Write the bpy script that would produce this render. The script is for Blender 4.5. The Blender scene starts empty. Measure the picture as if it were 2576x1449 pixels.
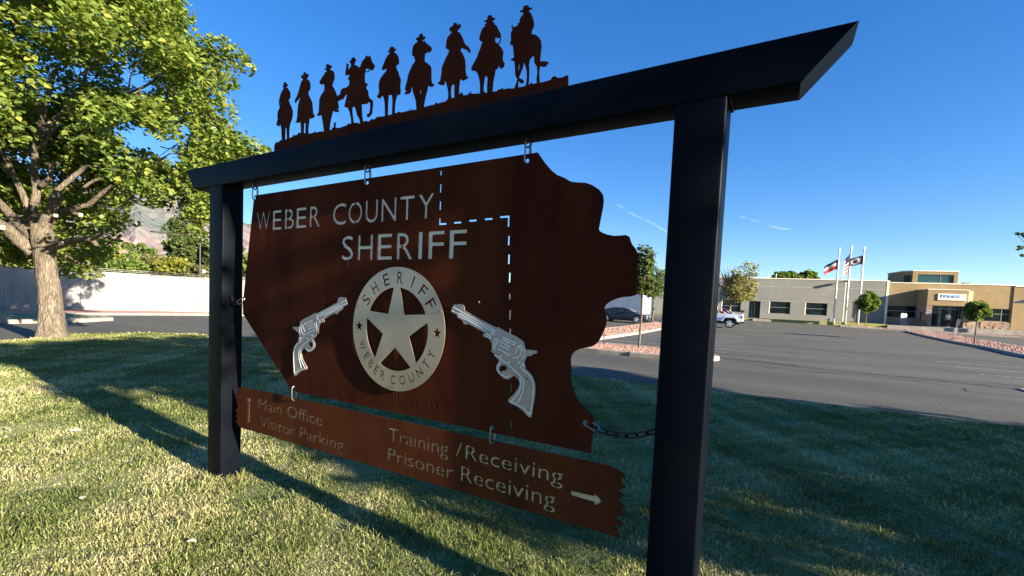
import bpy, math, random
import numpy as np
from mathutils import Vector, Matrix, Quaternion
random.seed(7); rng = np.random.default_rng(7)
S = bpy.context.scene
COL = S.collection
R = math.radians

# ------------------------------------------------------------------ camera
CAM = np.array([0.0, -1.8, 1.44209647])
CR = np.array([0.85750974, 0.51263044, 0.04344037])      # camera right
CU = np.array([-0.06597065, 0.02582612, 0.99748729])     # camera up
CF = np.array([-0.51022045, 0.85822086, -0.05596472])    # camera forward
FPX, CX, CY = 1139.253, 1269.65, 825.267                 # on a 2576 x 1449 picture
cd = bpy.data.cameras.new('camera'); cam = bpy.data.objects.new('camera', cd); COL.objects.link(cam)
cam.matrix_world = Matrix(((CR[0], CU[0], -CF[0], CAM[0]), (CR[1], CU[1], -CF[1], CAM[1]), (CR[2], CU[2], -CF[2], CAM[2]), (0, 0, 0, 1)))
cd.sensor_fit = 'HORIZONTAL'; cd.sensor_width = 36.0; cd.lens = 36.0 * FPX / 2576.0
cd.shift_x = (1288.0 - CX) / 2576.0; cd.shift_y = (CY - 724.5) / 2576.0
cd.clip_start = 0.05; cd.clip_end = 20000.0
S.camera = cam

# ------------------------------------------------------------------ light
SUN_EL, SUN_AZ = R(15.0), R(-4.2)          # azimuth measured from +X towards +Y
sdir = Vector((math.cos(SUN_EL) * math.cos(SUN_AZ), math.cos(SUN_EL) * math.sin(SUN_AZ), math.sin(SUN_EL)))
W = bpy.data.worlds.new("World"); S.world = W; W.use_nodes = True
wn = W.node_tree.nodes; wl = W.node_tree.links; wn.clear()
sky = wn.new('ShaderNodeTexSky'); sky.sky_type = 'NISHITA'; sky.sun_disc = False
sky.sun_elevation = SUN_EL; sky.sun_rotation = math.atan2(sdir.x, sdir.y)
sky.altitude = 1300.0; sky.air_density = 1.0; sky.dust_density = 0.15; sky.ozone_density = 3.0
bg = wn.new('ShaderNodeBackground'); bg.inputs['Strength'].default_value = 0.078
hs = wn.new('ShaderNodeHueSaturation'); hs.inputs['Hue'].default_value = 0.514; hs.inputs['Saturation'].default_value = 1.41; hs.inputs['Value'].default_value = 1.0
gm = wn.new('ShaderNodeGamma'); gm.inputs['Gamma'].default_value = 0.80
wo = wn.new('ShaderNodeOutputWorld')
wl.new(sky.outputs[0], gm.inputs['Color']); wl.new(gm.outputs[0], hs.inputs['Color']); wl.new(hs.outputs[0], bg.inputs['Color']); wl.new(bg.outputs[0], wo.inputs['Surface'])
sl = bpy.data.lights.new('sun', 'SUN'); sl.energy = 5.0; sl.angle = R(0.5); sl.color = (1.0, 0.86, 0.68)
so = bpy.data.objects.new('sun', sl); COL.objects.link(so)
so.rotation_euler = sdir.to_track_quat('Z', 'Y').to_euler()
S.view_settings.view_transform = 'Standard'; S.view_settings.look = 'None'
S.view_settings.exposure = 2.12; S.view_settings.gamma = 1.0; S.view_settings.use_curve_mapping = False
S.render.engine = 'CYCLES'

# ------------------------------------------------------------------ outlines in the plane of the sign (x, z in metres)
RIDERS = [([(-2.9198, 2.4621), (-2.9241, 2.5004), (-2.9285, 2.5406), (-2.9358, 2.5655), (-2.9462, 2.579), (-2.9545, 2.5625), (-2.9818, 2.5728),
    (-2.9821, 2.5848), (-2.9707, 2.6148), (-2.9747, 2.6393), (-2.9686, 2.666), (-2.949, 2.6863), (-2.9562, 2.7054), (-2.9601, 2.7279), (-2.9507,
    2.7537), (-2.9413, 2.7755), (-2.9186, 2.7946), (-2.9187, 2.8005), (-2.9056, 2.8038), (-2.9091, 2.8103), (-2.9258, 2.8176), (-2.9108, 2.8244),
    (-2.9066, 2.8391), (-2.8968, 2.8429), (-2.8868, 2.837), (-2.882, 2.8255), (-2.8649, 2.8197), (-2.8699, 2.8122), (-2.8842, 2.8112), (-2.8794,
    2.8025), (-2.8663, 2.7979), (-2.8661, 2.7921), (-2.8495, 2.7772), (-2.8392, 2.7558), (-2.8386, 2.7325), (-2.8576, 2.7186), (-2.844, 2.6948),
    (-2.8238, 2.6641), (-2.8103, 2.6385), (-2.8114, 2.6077), (-2.8216, 2.5823), (-2.834, 2.5649), (-2.843, 2.5391), (-2.8454, 2.5082), (-2.8447,
    2.4612), (-2.8636, 2.46), (-2.8682, 2.5078), (-2.8723, 2.5398), (-2.879, 2.5455), (-2.8873, 2.5382), (-2.8878, 2.5068), (-2.8878, 2.4576)],
    [[(-2.9497, 2.7141), (-2.9331, 2.715), (-2.9426, 2.697)]]), ([(-2.7174, 2.4755), (-2.7187, 2.5196), (-2.7227, 2.5508), (-2.7296, 2.5729),
    (-2.7364, 2.5511), (-2.7795, 2.56), (-2.767, 2.5657), (-2.7583, 2.5911), (-2.7562, 2.6291), (-2.7522, 2.6628), (-2.7363, 2.698), (-2.7263,
    2.7151), (-2.7398, 2.7119), (-2.7582, 2.6982), (-2.7738, 2.6935), (-2.7779, 2.6827), (-2.7863, 2.6881), (-2.7836, 2.7068), (-2.7622, 2.7295),
    (-2.7503, 2.7501), (-2.7356, 2.7814), (-2.7239, 2.8055), (-2.7046, 2.8185), (-2.7216, 2.8315), (-2.7282, 2.8461), (-2.7191, 2.8498), (-2.7034,
    2.8408), (-2.7021, 2.8575), (-2.6918, 2.8628), (-2.6813, 2.8568), (-2.6773, 2.8465), (-2.6548, 2.8417), (-2.6527, 2.832), (-2.6603, 2.8224),
    (-2.6722, 2.8174), (-2.6507, 2.8036), (-2.635, 2.7836), (-2.6325, 2.7607), (-2.6338, 2.7423), (-2.6516, 2.7346), (-2.6491, 2.7117), (-2.629,
    2.6854), (-2.6102, 2.6558), (-2.6062, 2.6216), (-2.5991, 2.5868), (-2.5808, 2.5688), (-2.6013, 2.5592), (-2.6252, 2.5583), (-2.6344, 2.5666),
    (-2.637, 2.552), (-2.6422, 2.5227), (-2.6462, 2.497), (-2.6434, 2.4626), (-2.6678, 2.4662), (-2.6707, 2.5008), (-2.6698, 2.5309), (-2.6794,
    2.5476), (-2.6902, 2.538), (-2.6905, 2.5076), (-2.6925, 2.4718)], []), ([(-2.4869, 2.454), (-2.497, 2.4996), (-2.5068, 2.5342), (-2.5136, 2.5666),
    (-2.525, 2.563), (-2.5483, 2.5625), (-2.5603, 2.5709), (-2.5459, 2.5795), (-2.5404, 2.5915), (-2.5399, 2.6282), (-2.5369, 2.6645), (-2.5231,
    2.6839), (-2.4923, 2.7071), (-2.4911, 2.7251), (-2.4934, 2.7419), (-2.508, 2.7503), (-2.5194, 2.7482), (-2.5399, 2.7586), (-2.5364, 2.7744),
    (-2.515, 2.7918), (-2.4926, 2.807), (-2.4901, 2.8174), (-2.4731, 2.8155), (-2.4733, 2.8228), (-2.4906, 2.832), (-2.4937, 2.8388), (-2.4811,
    2.8371), (-2.4785, 2.86), (-2.469, 2.8622), (-2.4547, 2.8565), (-2.4488, 2.848), (-2.4292, 2.8447), (-2.4289, 2.8364), (-2.4454, 2.8275),
    (-2.4367, 2.8184), (-2.4141, 2.8081), (-2.4036, 2.7898), (-2.4026, 2.761), (-2.412, 2.7451), (-2.4225, 2.7257), (-2.4022, 2.7002), (-2.3819,
    2.6676), (-2.3757, 2.6486), (-2.3669, 2.6291), (-2.3601, 2.5922), (-2.3558, 2.5772), (-2.3731, 2.5713), (-2.351, 2.5638), (-2.3535, 2.5571),
    (-2.3836, 2.557), (-2.4089, 2.5704), (-2.4167, 2.5519), (-2.4269, 2.5247), (-2.4343, 2.4933), (-2.4387, 2.4576), (-2.4356, 2.4462)], [[(-2.4697,
    2.5391), (-2.4718, 2.5504), (-2.4647, 2.5601), (-2.4607, 2.5576), (-2.4641, 2.5418)], [(-2.4723, 2.4957), (-2.4744, 2.507), (-2.466, 2.5111),
    (-2.4666, 2.4966)]]), ([(-2.2385, 2.4601), (-2.2423, 2.494), (-2.2541, 2.531), (-2.2738, 2.5643), (-2.3006, 2.5726), (-2.3025, 2.5817), (-2.2937,
    2.6048), (-2.2866, 2.6281), (-2.2821, 2.6518), (-2.2926, 2.6468), (-2.3081, 2.6339), (-2.3184, 2.6235), (-2.34, 2.624), (-2.3589, 2.6204),
    (-2.3726, 2.6229), (-2.376, 2.6414), (-2.3654, 2.6537), (-2.3464, 2.6536), (-2.3365, 2.68), (-2.318, 2.6869), (-2.2886, 2.6846), (-2.2653,
    2.6956), (-2.2637, 2.7249), (-2.2769, 2.7277), (-2.2746, 2.7377), (-2.266, 2.7463), (-2.2648, 2.7565), (-2.2991, 2.7586), (-2.3022, 2.7715),
    (-2.2952, 2.7979), (-2.2919, 2.8234), (-2.2791, 2.8205), (-2.2787, 2.8082), (-2.2819, 2.795), (-2.2747, 2.783), (-2.2584, 2.7968), (-2.2508,
    2.8038), (-2.2538, 2.8131), (-2.2593, 2.8212), (-2.2726, 2.8295), (-2.2545, 2.834), (-2.2498, 2.8467), (-2.2291, 2.8471), (-2.2209, 2.8332),
    (-2.2105, 2.8308), (-2.2179, 2.8239), (-2.2276, 2.8072), (-2.2223, 2.8008), (-2.2014, 2.7928), (-2.183, 2.7767), (-2.1755, 2.7784), (-2.1684,
    2.7905), (-2.1565, 2.8082), (-2.1368, 2.8173), (-2.125, 2.8341), (-2.1172, 2.8246), (-2.1023, 2.8211), (-2.0952, 2.8262), (-2.0896, 2.8098),
    (-2.079, 2.7872), (-2.0562, 2.7621), (-2.0606, 2.7497), (-2.0722, 2.7372), (-2.0897, 2.746), (-2.1222, 2.7599), (-2.1319, 2.7536), (-2.134,
    2.7421), (-2.1372, 2.7225), (-2.135, 2.7016), (-2.1317, 2.6805), (-2.114, 2.6735), (-2.1121, 2.6613), (-2.1234, 2.6585), (-2.1204, 2.6443),
    (-2.1076, 2.635), (-2.1032, 2.6104), (-2.0935, 2.5882), (-2.0683, 2.5717), (-2.062, 2.5587), (-2.0643, 2.5287), (-2.0679, 2.4956), (-2.087,
    2.4819), (-2.0992, 2.4778), (-2.1085, 2.4872), (-2.1074, 2.4972), (-2.0901, 2.4994), (-2.082, 2.5183), (-2.0835, 2.5593), (-2.0976, 2.5652),
    (-2.1146, 2.5581), (-2.1423, 2.5615), (-2.1574, 2.5625), (-2.1538, 2.5344), (-2.1499, 2.4959), (-2.1395, 2.4598), (-2.1355, 2.4471), (-2.1608,
    2.4495), (-2.1695, 2.4785), (-2.191, 2.5063), (-2.2025, 2.5395), (-2.2108, 2.5548), (-2.224, 2.5624), (-2.2354, 2.5609), (-2.2361, 2.5384),
    (-2.2297, 2.5059), (-2.2202, 2.4589)], [[(-2.272, 2.5903), (-2.2714, 2.6024), (-2.2646, 2.6029), (-2.2628, 2.5956), (-2.2667, 2.5876)], [(-2.179,
    2.5285), (-2.1739, 2.5276), (-2.1679, 2.5024), (-2.1731, 2.505)]]), ([(-1.961, 2.459), (-1.9644, 2.5076), (-1.9676, 2.5413), (-1.9771, 2.5679),
    (-1.9894, 2.5819), (-1.9964, 2.5782), (-2.0045, 2.5674), (-2.0225, 2.5748), (-2.0311, 2.5848), (-2.0183, 2.5907), (-2.0119, 2.6095), (-2.0176,
    2.6339), (-2.0161, 2.6569), (-2.0051, 2.6778), (-1.9822, 2.6961), (-1.9616, 2.7082), (-1.9575, 2.722), (-1.9715, 2.7235), (-1.9902, 2.721),
    (-1.9975, 2.7275), (-1.9932, 2.7381), (-1.9799, 2.7582), (-1.9689, 2.7754), (-1.9533, 2.793), (-1.9374, 2.799), (-1.9399, 2.8045), (-1.9565,
    2.8133), (-1.9427, 2.8149), (-1.9387, 2.8302), (-1.9204, 2.8329), (-1.9088, 2.8262), (-1.906, 2.8142), (-1.8924, 2.8142), (-1.8944, 2.8082),
    (-1.9056, 2.8045), (-1.9076, 2.7969), (-1.8914, 2.7898), (-1.8748, 2.7698), (-1.8686, 2.7491), (-1.8686, 2.7282), (-1.8888, 2.7247), (-1.8858,
    2.7079), (-1.8714, 2.6854), (-1.8614, 2.6607), (-1.8508, 2.6424), (-1.8516, 2.62), (-1.8546, 2.6045), (-1.8494, 2.5874), (-1.8507, 2.5651),
    (-1.8572, 2.5599), (-1.8731, 2.5629), (-1.8835, 2.5389), (-1.889, 2.5073), (-1.8886, 2.4648), (-1.8867, 2.4514), (-1.9074, 2.4549), (-1.9069,
    2.4974), (-1.9059, 2.53), (-1.9093, 2.5568), (-1.9145, 2.5715), (-1.9399, 2.5741), (-1.9414, 2.553), (-1.943, 2.5104), (-1.9423, 2.4592)],
    [[(-1.9606, 2.7424), (-1.9541, 2.754), (-1.9508, 2.7516), (-1.9536, 2.7408)]]), ([(-1.7264, 2.4559), (-1.7323, 2.4949), (-1.7374, 2.5148),
    (-1.7515, 2.5427), (-1.7588, 2.5631), (-1.7627, 2.5829), (-1.7672, 2.5885), (-1.771, 2.575), (-1.7717, 2.5609), (-1.7843, 2.5522), (-1.8129,
    2.5539), (-1.8198, 2.5607), (-1.8025, 2.5669), (-1.8161, 2.5776), (-1.8104, 2.5988), (-1.8005, 2.6255), (-1.7951, 2.653), (-1.7829, 2.6726),
    (-1.7667, 2.6974), (-1.748, 2.7121), (-1.7471, 2.7197), (-1.754, 2.7323), (-1.7556, 2.7405), (-1.7711, 2.7504), (-1.7699, 2.7737), (-1.7665,
    2.7948), (-1.7542, 2.8059), (-1.7394, 2.8085), (-1.7334, 2.8163), (-1.7465, 2.8258), (-1.7468, 2.8337), (-1.7278, 2.8336), (-1.72, 2.8471),
    (-1.7045, 2.8478), (-1.6997, 2.8342), (-1.6941, 2.8281), (-1.6836, 2.827), (-1.6841, 2.8179), (-1.6976, 2.8136), (-1.7027, 2.8056), (-1.6929,
    2.8016), (-1.6848, 2.8058), (-1.6823, 2.7975), (-1.6567, 2.7773), (-1.6398, 2.764), (-1.6352, 2.7507), (-1.6428, 2.7403), (-1.655, 2.7386),
    (-1.6634, 2.7427), (-1.6696, 2.742), (-1.6747, 2.7371), (-1.6819, 2.7403), (-1.6824, 2.7219), (-1.6831, 2.7004), (-1.6694, 2.6911), (-1.6438,
    2.67), (-1.635, 2.6558), (-1.6331, 2.6308), (-1.6325, 2.5999), (-1.6275, 2.5789), (-1.6115, 2.5649), (-1.6144, 2.5578), (-1.6348, 2.5579),
    (-1.6524, 2.567), (-1.6586, 2.5404), (-1.6697, 2.5083), (-1.6747, 2.4812), (-1.678, 2.4599), (-1.6755, 2.4501)], [[(-1.7074, 2.5562), (-1.7001,
    2.5547), (-1.698, 2.5356), (-1.702, 2.5301), (-1.7067, 2.5404)], [(-1.7016, 2.5206), (-1.6961, 2.4914), (-1.698, 2.487), (-1.7018, 2.4956)],
    [(-1.7209, 2.5274), (-1.7172, 2.5188), (-1.7151, 2.5106), (-1.7191, 2.5145)], [(-1.7155, 2.4808), (-1.7103, 2.4783), (-1.7106, 2.4658), (-1.7141,
    2.468)]]), ([(-1.514, 2.4719), (-1.5131, 2.5), (-1.5188, 2.5258), (-1.5293, 2.5562), (-1.5393, 2.5723), (-1.5428, 2.5501), (-1.5661, 2.553),
    (-1.5878, 2.5663), (-1.5695, 2.575), (-1.5639, 2.6058), (-1.5618, 2.6408), (-1.5438, 2.6721), (-1.5181, 2.7082), (-1.5209, 2.7194), (-1.5396,
    2.7309), (-1.5394, 2.7554), (-1.5328, 2.7818), (-1.5153, 2.7947), (-1.5021, 2.8018), (-1.5183, 2.8112), (-1.5212, 2.8241), (-1.5101, 2.8299),
    (-1.4977, 2.8318), (-1.4951, 2.8432), (-1.4794, 2.8424), (-1.4723, 2.8319), (-1.4654, 2.8249), (-1.459, 2.8308), (-1.45, 2.826), (-1.4517,
    2.8144), (-1.4688, 2.8035), (-1.4706, 2.7954), (-1.4548, 2.7878), (-1.4358, 2.7573), (-1.4213, 2.7263), (-1.3987, 2.7054), (-1.385, 2.6868),
    (-1.3864, 2.6719), (-1.3952, 2.6774), (-1.4, 2.687), (-1.4245, 2.7014), (-1.4424, 2.7109), (-1.4462, 2.6981), (-1.4322, 2.681), (-1.4168, 2.65),
    (-1.412, 2.6215), (-1.4105, 2.5903), (-1.4029, 2.5664), (-1.3894, 2.555), (-1.4043, 2.5495), (-1.4237, 2.5456), (-1.4359, 2.5544), (-1.4357,
    2.5681), (-1.4436, 2.549), (-1.4467, 2.5219), (-1.4461, 2.4906), (-1.4429, 2.4586), (-1.4707, 2.4638), (-1.4745, 2.496), (-1.4747, 2.531),
    (-1.4834, 2.5433), (-1.4965, 2.5354), (-1.4989, 2.5078), (-1.4943, 2.4683)], [[(-1.5381, 2.5968), (-1.5341, 2.6101), (-1.5316, 2.606), (-1.5345,
    2.589)], [(-1.4417, 2.5832), (-1.4416, 2.6005), (-1.4381, 2.6015), (-1.4372, 2.5823)]]), ([(-1.3149, 2.4601), (-1.3171, 2.5061), (-1.3249, 2.538),
    (-1.3344, 2.5603), (-1.35, 2.5789), (-1.3693, 2.5831), (-1.3753, 2.5929), (-1.3603, 2.6167), (-1.3444, 2.6367), (-1.3254, 2.6759), (-1.3123,
    2.7061), (-1.3295, 2.7171), (-1.333, 2.7297), (-1.325, 2.7527), (-1.3155, 2.7702), (-1.2994, 2.7792), (-1.3051, 2.7857), (-1.2917, 2.7888),
    (-1.292, 2.7938), (-1.3066, 2.7994), (-1.3048, 2.8045), (-1.2905, 2.8049), (-1.2891, 2.8177), (-1.2813, 2.8238), (-1.2669, 2.8199), (-1.2602,
    2.8066), (-1.2451, 2.8001), (-1.2496, 2.7955), (-1.2596, 2.7933), (-1.2613, 2.7872), (-1.2489, 2.7816), (-1.2506, 2.7745), (-1.2361, 2.7641),
    (-1.2251, 2.7433), (-1.2101, 2.7198), (-1.2085, 2.7032), (-1.2251, 2.7025), (-1.2394, 2.711), (-1.2416, 2.6984), (-1.2396, 2.6897), (-1.2196,
    2.6734), (-1.2028, 2.653), (-1.1907, 2.6305), (-1.1936, 2.6117), (-1.1919, 2.5918), (-1.1813, 2.5763), (-1.1844, 2.5608), (-1.1998, 2.555),
    (-1.2093, 2.563), (-1.2141, 2.5788), (-1.2182, 2.565), (-1.2238, 2.558), (-1.2307, 2.5595), (-1.2347, 2.5356), (-1.2413, 2.5073), (-1.2428,
    2.4811), (-1.2446, 2.4515), (-1.2731, 2.452), (-1.275, 2.4909), (-1.2734, 2.5239), (-1.2816, 2.5406), (-1.2917, 2.5378), (-1.2947, 2.5149),
    (-1.2975, 2.4887), (-1.2959, 2.4547)], [[(-1.262, 2.4916), (-1.2582, 2.4808), (-1.2596, 2.4678), (-1.263, 2.4784)]]), ([(-1.1224, 2.444),
    (-1.1104, 2.4706), (-1.1055, 2.4856), (-1.1179, 2.5043), (-1.1218, 2.5437), (-1.1272, 2.5738), (-1.1487, 2.5835), (-1.1374, 2.5874), (-1.1299,
    2.5905), (-1.1332, 2.6169), (-1.1386, 2.6487), (-1.1503, 2.6531), (-1.1557, 2.6609), (-1.1494, 2.6722), (-1.153, 2.7052), (-1.1443, 2.7221),
    (-1.1495, 2.7331), (-1.1493, 2.7452), (-1.1444, 2.7381), (-1.1408, 2.7276), (-1.1296, 2.731), (-1.1163, 2.7307), (-1.1151, 2.7431), (-1.1075,
    2.741), (-1.1075, 2.7569), (-1.0995, 2.7673), (-1.0887, 2.7738), (-1.0911, 2.7855), (-1.11, 2.7908), (-1.1065, 2.7945), (-1.0935, 2.7956),
    (-1.0888, 2.8115), (-1.0665, 2.8089), (-1.0604, 2.7956), (-1.0456, 2.7923), (-1.0472, 2.7872), (-1.0599, 2.7861), (-1.0632, 2.7792), (-1.0538,
    2.775), (-1.0416, 2.7514), (-1.0331, 2.7273), (-1.0314, 2.7082), (-1.042, 2.6892), (-1.0411, 2.6717), (-1.0227, 2.6671), (-1.0039, 2.6514),
    (-0.9923, 2.633), (-0.988, 2.6072), (-0.99, 2.5767), (-0.9928, 2.5432), (-0.9765, 2.5379), (-0.9641, 2.5367), (-0.9622, 2.5331), (-0.9479,
    2.5293), (-0.9527, 2.5202), (-0.9614, 2.5191), (-0.9558, 2.5132), (-0.9717, 2.5136), (-0.9898, 2.5208), (-0.9928, 2.509), (-0.9934, 2.4873),
    (-0.9897, 2.4647), (-0.9892, 2.4411), (-1.0019, 2.4437), (-1.005, 2.4678), (-1.0019, 2.4922), (-1.006, 2.5212), (-1.0196, 2.5399), (-1.0231,
    2.572), (-1.0323, 2.5741), (-1.0462, 2.5616), (-1.0488, 2.5402), (-1.0454, 2.511), (-1.0454, 2.4763), (-1.0461, 2.4543), (-1.0527, 2.4398),
    (-1.0621, 2.4416), (-1.0573, 2.4566), (-1.0549, 2.4814), (-1.0584, 2.5139), (-1.0693, 2.5448), (-1.0739, 2.5616), (-1.0816, 2.5316), (-1.0968,
    2.4998), (-1.0982, 2.4889), (-1.0809, 2.4821), (-1.0711, 2.4721), (-1.0743, 2.4632), (-1.0875, 2.4643), (-1.0995, 2.478), (-1.1016, 2.4688),
    (-1.1015, 2.4447)], [[(-1.1051, 2.5144), (-1.106, 2.5306), (-1.1016, 2.5552), (-1.0971, 2.5558), (-1.0977, 2.5384), (-1.1034, 2.5172)], [(-1.0465,
    2.706), (-1.0416, 2.7156), (-1.0413, 2.7108), (-1.0445, 2.7023)]])]
REINS = [[(-2.1351, 2.7441), (-2.1116, 2.742), (-2.0907, 2.7469), (-2.0886, 2.7438), (-2.11, 2.738), (-2.1339, 2.7404)], [(-1.2108, 2.7021), (-1.2068,
    2.7001), (-1.2099, 2.684), (-1.2188, 2.6732), (-1.2221, 2.6759), (-1.2136, 2.6865)]]
STRIP = [(-3.0036, 2.4358), (-3.0004, 2.4475), (-2.9803, 2.4627), (-2.9667, 2.4588), (-2.9532, 2.4589), (-2.9466, 2.4639), (-2.93, 2.4695), (-2.9277,
    2.4593), (-2.8801, 2.4624), (-2.8541, 2.4704), (-2.8345, 2.4676), (-2.7961, 2.4737), (-2.7932, 2.4849), (-2.7822, 2.4755), (-2.7487, 2.4782),
    (-2.7428, 2.4908), (-2.7301, 2.4851), (-2.6897, 2.4809), (-2.6405, 2.4659), (-2.5924, 2.4643), (-2.5778, 2.4715), (-2.5686, 2.4626), (-2.516,
    2.4621), (-2.487, 2.4577), (-2.436, 2.459), (-2.4135, 2.4555), (-2.4084, 2.471), (-2.4027, 2.4665), (-2.396, 2.4655), (-2.3944, 2.4833), (-2.398,
    2.4929), (-2.3815, 2.4956), (-2.3836, 2.4743), (-2.3821, 2.4633), (-2.3419, 2.4571), (-2.3311, 2.4571), (-2.2728, 2.4621), (-2.2704, 2.4687),
    (-2.2413, 2.4658), (-2.1997, 2.4644), (-2.1842, 2.4619), (-2.1686, 2.4542), (-2.1383, 2.4562), (-2.1185, 2.4625), (-2.0884, 2.4532), (-2.0691,
    2.4636), (-2.0445, 2.4579), (-2.0208, 2.469), (-1.9919, 2.4642), (-1.9635, 2.4627), (-1.9355, 2.463), (-1.8985, 2.4616), (-1.8759, 2.4659),
    (-1.8713, 2.4635), (-1.8539, 2.4686), (-1.8401, 2.4613), (-1.809, 2.4608), (-1.7792, 2.4604), (-1.7777, 2.4665), (-1.7695, 2.4587), (-1.7617,
    2.4573), (-1.7657, 2.4708), (-1.7543, 2.4577), (-1.735, 2.4574), (-1.6759, 2.4596), (-1.6346, 2.4615), (-1.6019, 2.4602), (-1.5923, 2.4708),
    (-1.5839, 2.4616), (-1.5265, 2.4632), (-1.5114, 2.4755), (-1.4727, 2.4712), (-1.4424, 2.4744), (-1.4356, 2.4879), (-1.4243, 2.4872), (-1.4198,
    2.4716), (-1.3864, 2.4696), (-1.3849, 2.4766), (-1.3774, 2.4737), (-1.3754, 2.485), (-1.3718, 2.4727), (-1.3497, 2.4669), (-1.3192, 2.4626),
    (-1.2964, 2.4649), (-1.2903, 2.4671), (-1.2857, 2.4578), (-1.2408, 2.4558), (-1.2165, 2.4527), (-1.205, 2.462), (-1.1969, 2.4571), (-1.1853,
    2.463), (-1.181, 2.4539), (-1.1576, 2.4549), (-1.1264, 2.4474), (-1.096, 2.4468), (-1.066, 2.4456), (-1.0439, 2.4475), (-1.0297, 2.4557),
    (-1.0257, 2.4486), (-0.9858, 2.4451), (-0.9504, 2.4456), (-0.933, 2.4467), (-0.9232, 2.4585), (-0.9129, 2.4593), (-0.8951, 2.4474), (-0.8713,
    2.446), (-0.8548, 2.451), (-0.8496, 2.4475), (-0.8471, 2.4319)]
PLATE = [(-0.9815, 2.1351), (-0.9441, 2.0855), (-0.9078, 2.0459), (-0.8784, 2.0226), (-0.8445, 2.008), (-0.8107, 1.9868), (-0.7782, 1.9802), (-0.7412,
    1.9752), (-0.7094, 1.9615), (-0.6803, 1.942), (-0.6614, 1.9188), (-0.6559, 1.8921), (-0.6581, 1.8612), (-0.6654, 1.8136), (-0.6708, 1.7753),
    (-0.6678, 1.7665), (-0.6573, 1.7593), (-0.6317, 1.7487), (-0.6018, 1.7423), (-0.5727, 1.7426), (-0.5537, 1.7442), (-0.5381, 1.7366), (-0.5308,
    1.7177), (-0.5254, 1.7059), (-0.5078, 1.6845), (-0.4962, 1.661), (-0.4943, 1.6378), (-0.4987, 1.6099), (-0.4995, 1.568), (-0.4963, 1.5307),
    (-0.4942, 1.5097), (-0.4929, 1.5084), (-0.4968, 1.4979), (-0.5113, 1.4915), (-0.5383, 1.4883), (-0.5564, 1.4856), (-0.5746, 1.4805), (-0.5928,
    1.4722), (-0.6111, 1.4608), (-0.6231, 1.4495), (-0.6268, 1.4355), (-0.6246, 1.4201), (-0.6174, 1.4049), (-0.6143, 1.3896), (-0.6154, 1.371),
    (-0.6191, 1.3521), (-0.6262, 1.3361), (-0.6317, 1.3201), (-0.6388, 1.3039), (-0.6492, 1.2874), (-0.6648, 1.2735), (-0.6776, 1.2667), (-0.7038,
    1.2599), (-0.7304, 1.2524), (-0.7502, 1.2403), (-0.7647, 1.2227), (-0.7681, 1.2028), (-0.7669, 1.1867), (-0.7623, 1.1611), (-0.763, 1.1285),
    (-0.7618, 1.0959), (-0.7627, 1.1069), (-0.7323, 1.036), (-0.7044, 1.0045), (-0.6764, 0.9882), (-0.6569, 0.9733), (-0.6467, 0.9621), (-0.6454,
    0.9109), (-0.6504, 0.8583), (-0.6525, 0.8008), (-2.7662, 0.7855), (-3.363, 1.2746), (-3.3696, 1.3476), (-3.2389, 2.1258)]
DASH = [(-1.5456, 2.1139, -1.5445, 2.0903), (-1.5447, 2.0447, -1.5428, 2.0022), (-1.543, 1.9564, -1.541, 1.912), (-1.4481, 1.8393, -1.4018, 1.8409),
    (-1.3529, 1.844, -1.3072, 1.846), (-1.2589, 1.8461, -1.2131, 1.8491), (-1.1171, 1.7612, -1.1148, 1.7168), (-1.1119, 1.6724, -1.1096, 1.6274),
    (-1.1031, 1.5856, -1.1008, 1.5405), (-1.0979, 1.485, -1.096, 1.4589), (-1.0918, 1.4082, -1.0905, 1.3623), (-1.0868, 1.3186, -1.0851, 1.2957),
    (-1.068, 1.0554, -1.0659, 1.0134), (-1.0624, 0.9546, -1.0602, 0.921), (-1.0627, 0.9495, -1.0607, 0.9214), (-1.0577, 0.8763, -1.0549, 0.8341)]
ELLS = [[(-1.5413, 1.8678), (-1.5399, 1.8381), (-1.4969, 1.8389)], [(-1.1708, 1.851), (-1.1218, 1.853), (-1.1199, 1.805)]]
ROW1 = (1.873, 2.0035, [('W', -3.2069, -3.0461), ('E', -3.0149, -2.9136), ('B', -2.8779, -2.7787), ('E', -2.7536, -2.6475), ('R', -2.6148, -2.5116),
    ('C', -2.391, -2.2687), ('O', -2.2496, -2.129), ('U', -2.1019, -2.0006), ('N', -1.9723, -1.8555), ('T', -1.8296, -1.7215), ('Y', -1.6947,
    -1.5844)])
ROW2 = (1.6573, 1.8035, [('S', -2.302, -2.1969), ('H', -2.1578, -2.0333), ('E', -1.9948, -1.8778), ('R', -1.8433, -1.7252), ('I', -1.685, -1.656),
    ('F', -1.6148, -1.5079), ('F', -1.474, -1.3632)])
ARROW1 = [(-0.7367, 0.6122), (-0.626, 0.6165), (-0.6256, 0.6286), (-0.5836, 0.6018), (-0.6252, 0.5739), (-0.6245, 0.5898), (-0.7355, 0.5911)]
ARROW2 = [(-3.2705, 0.6742), (-3.2362, 0.643), (-3.2563, 0.6419), (-3.2598, 0.4834), (-3.2858, 0.4808), (-3.2811, 0.6401), (-3.2992, 0.6387)]
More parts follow.
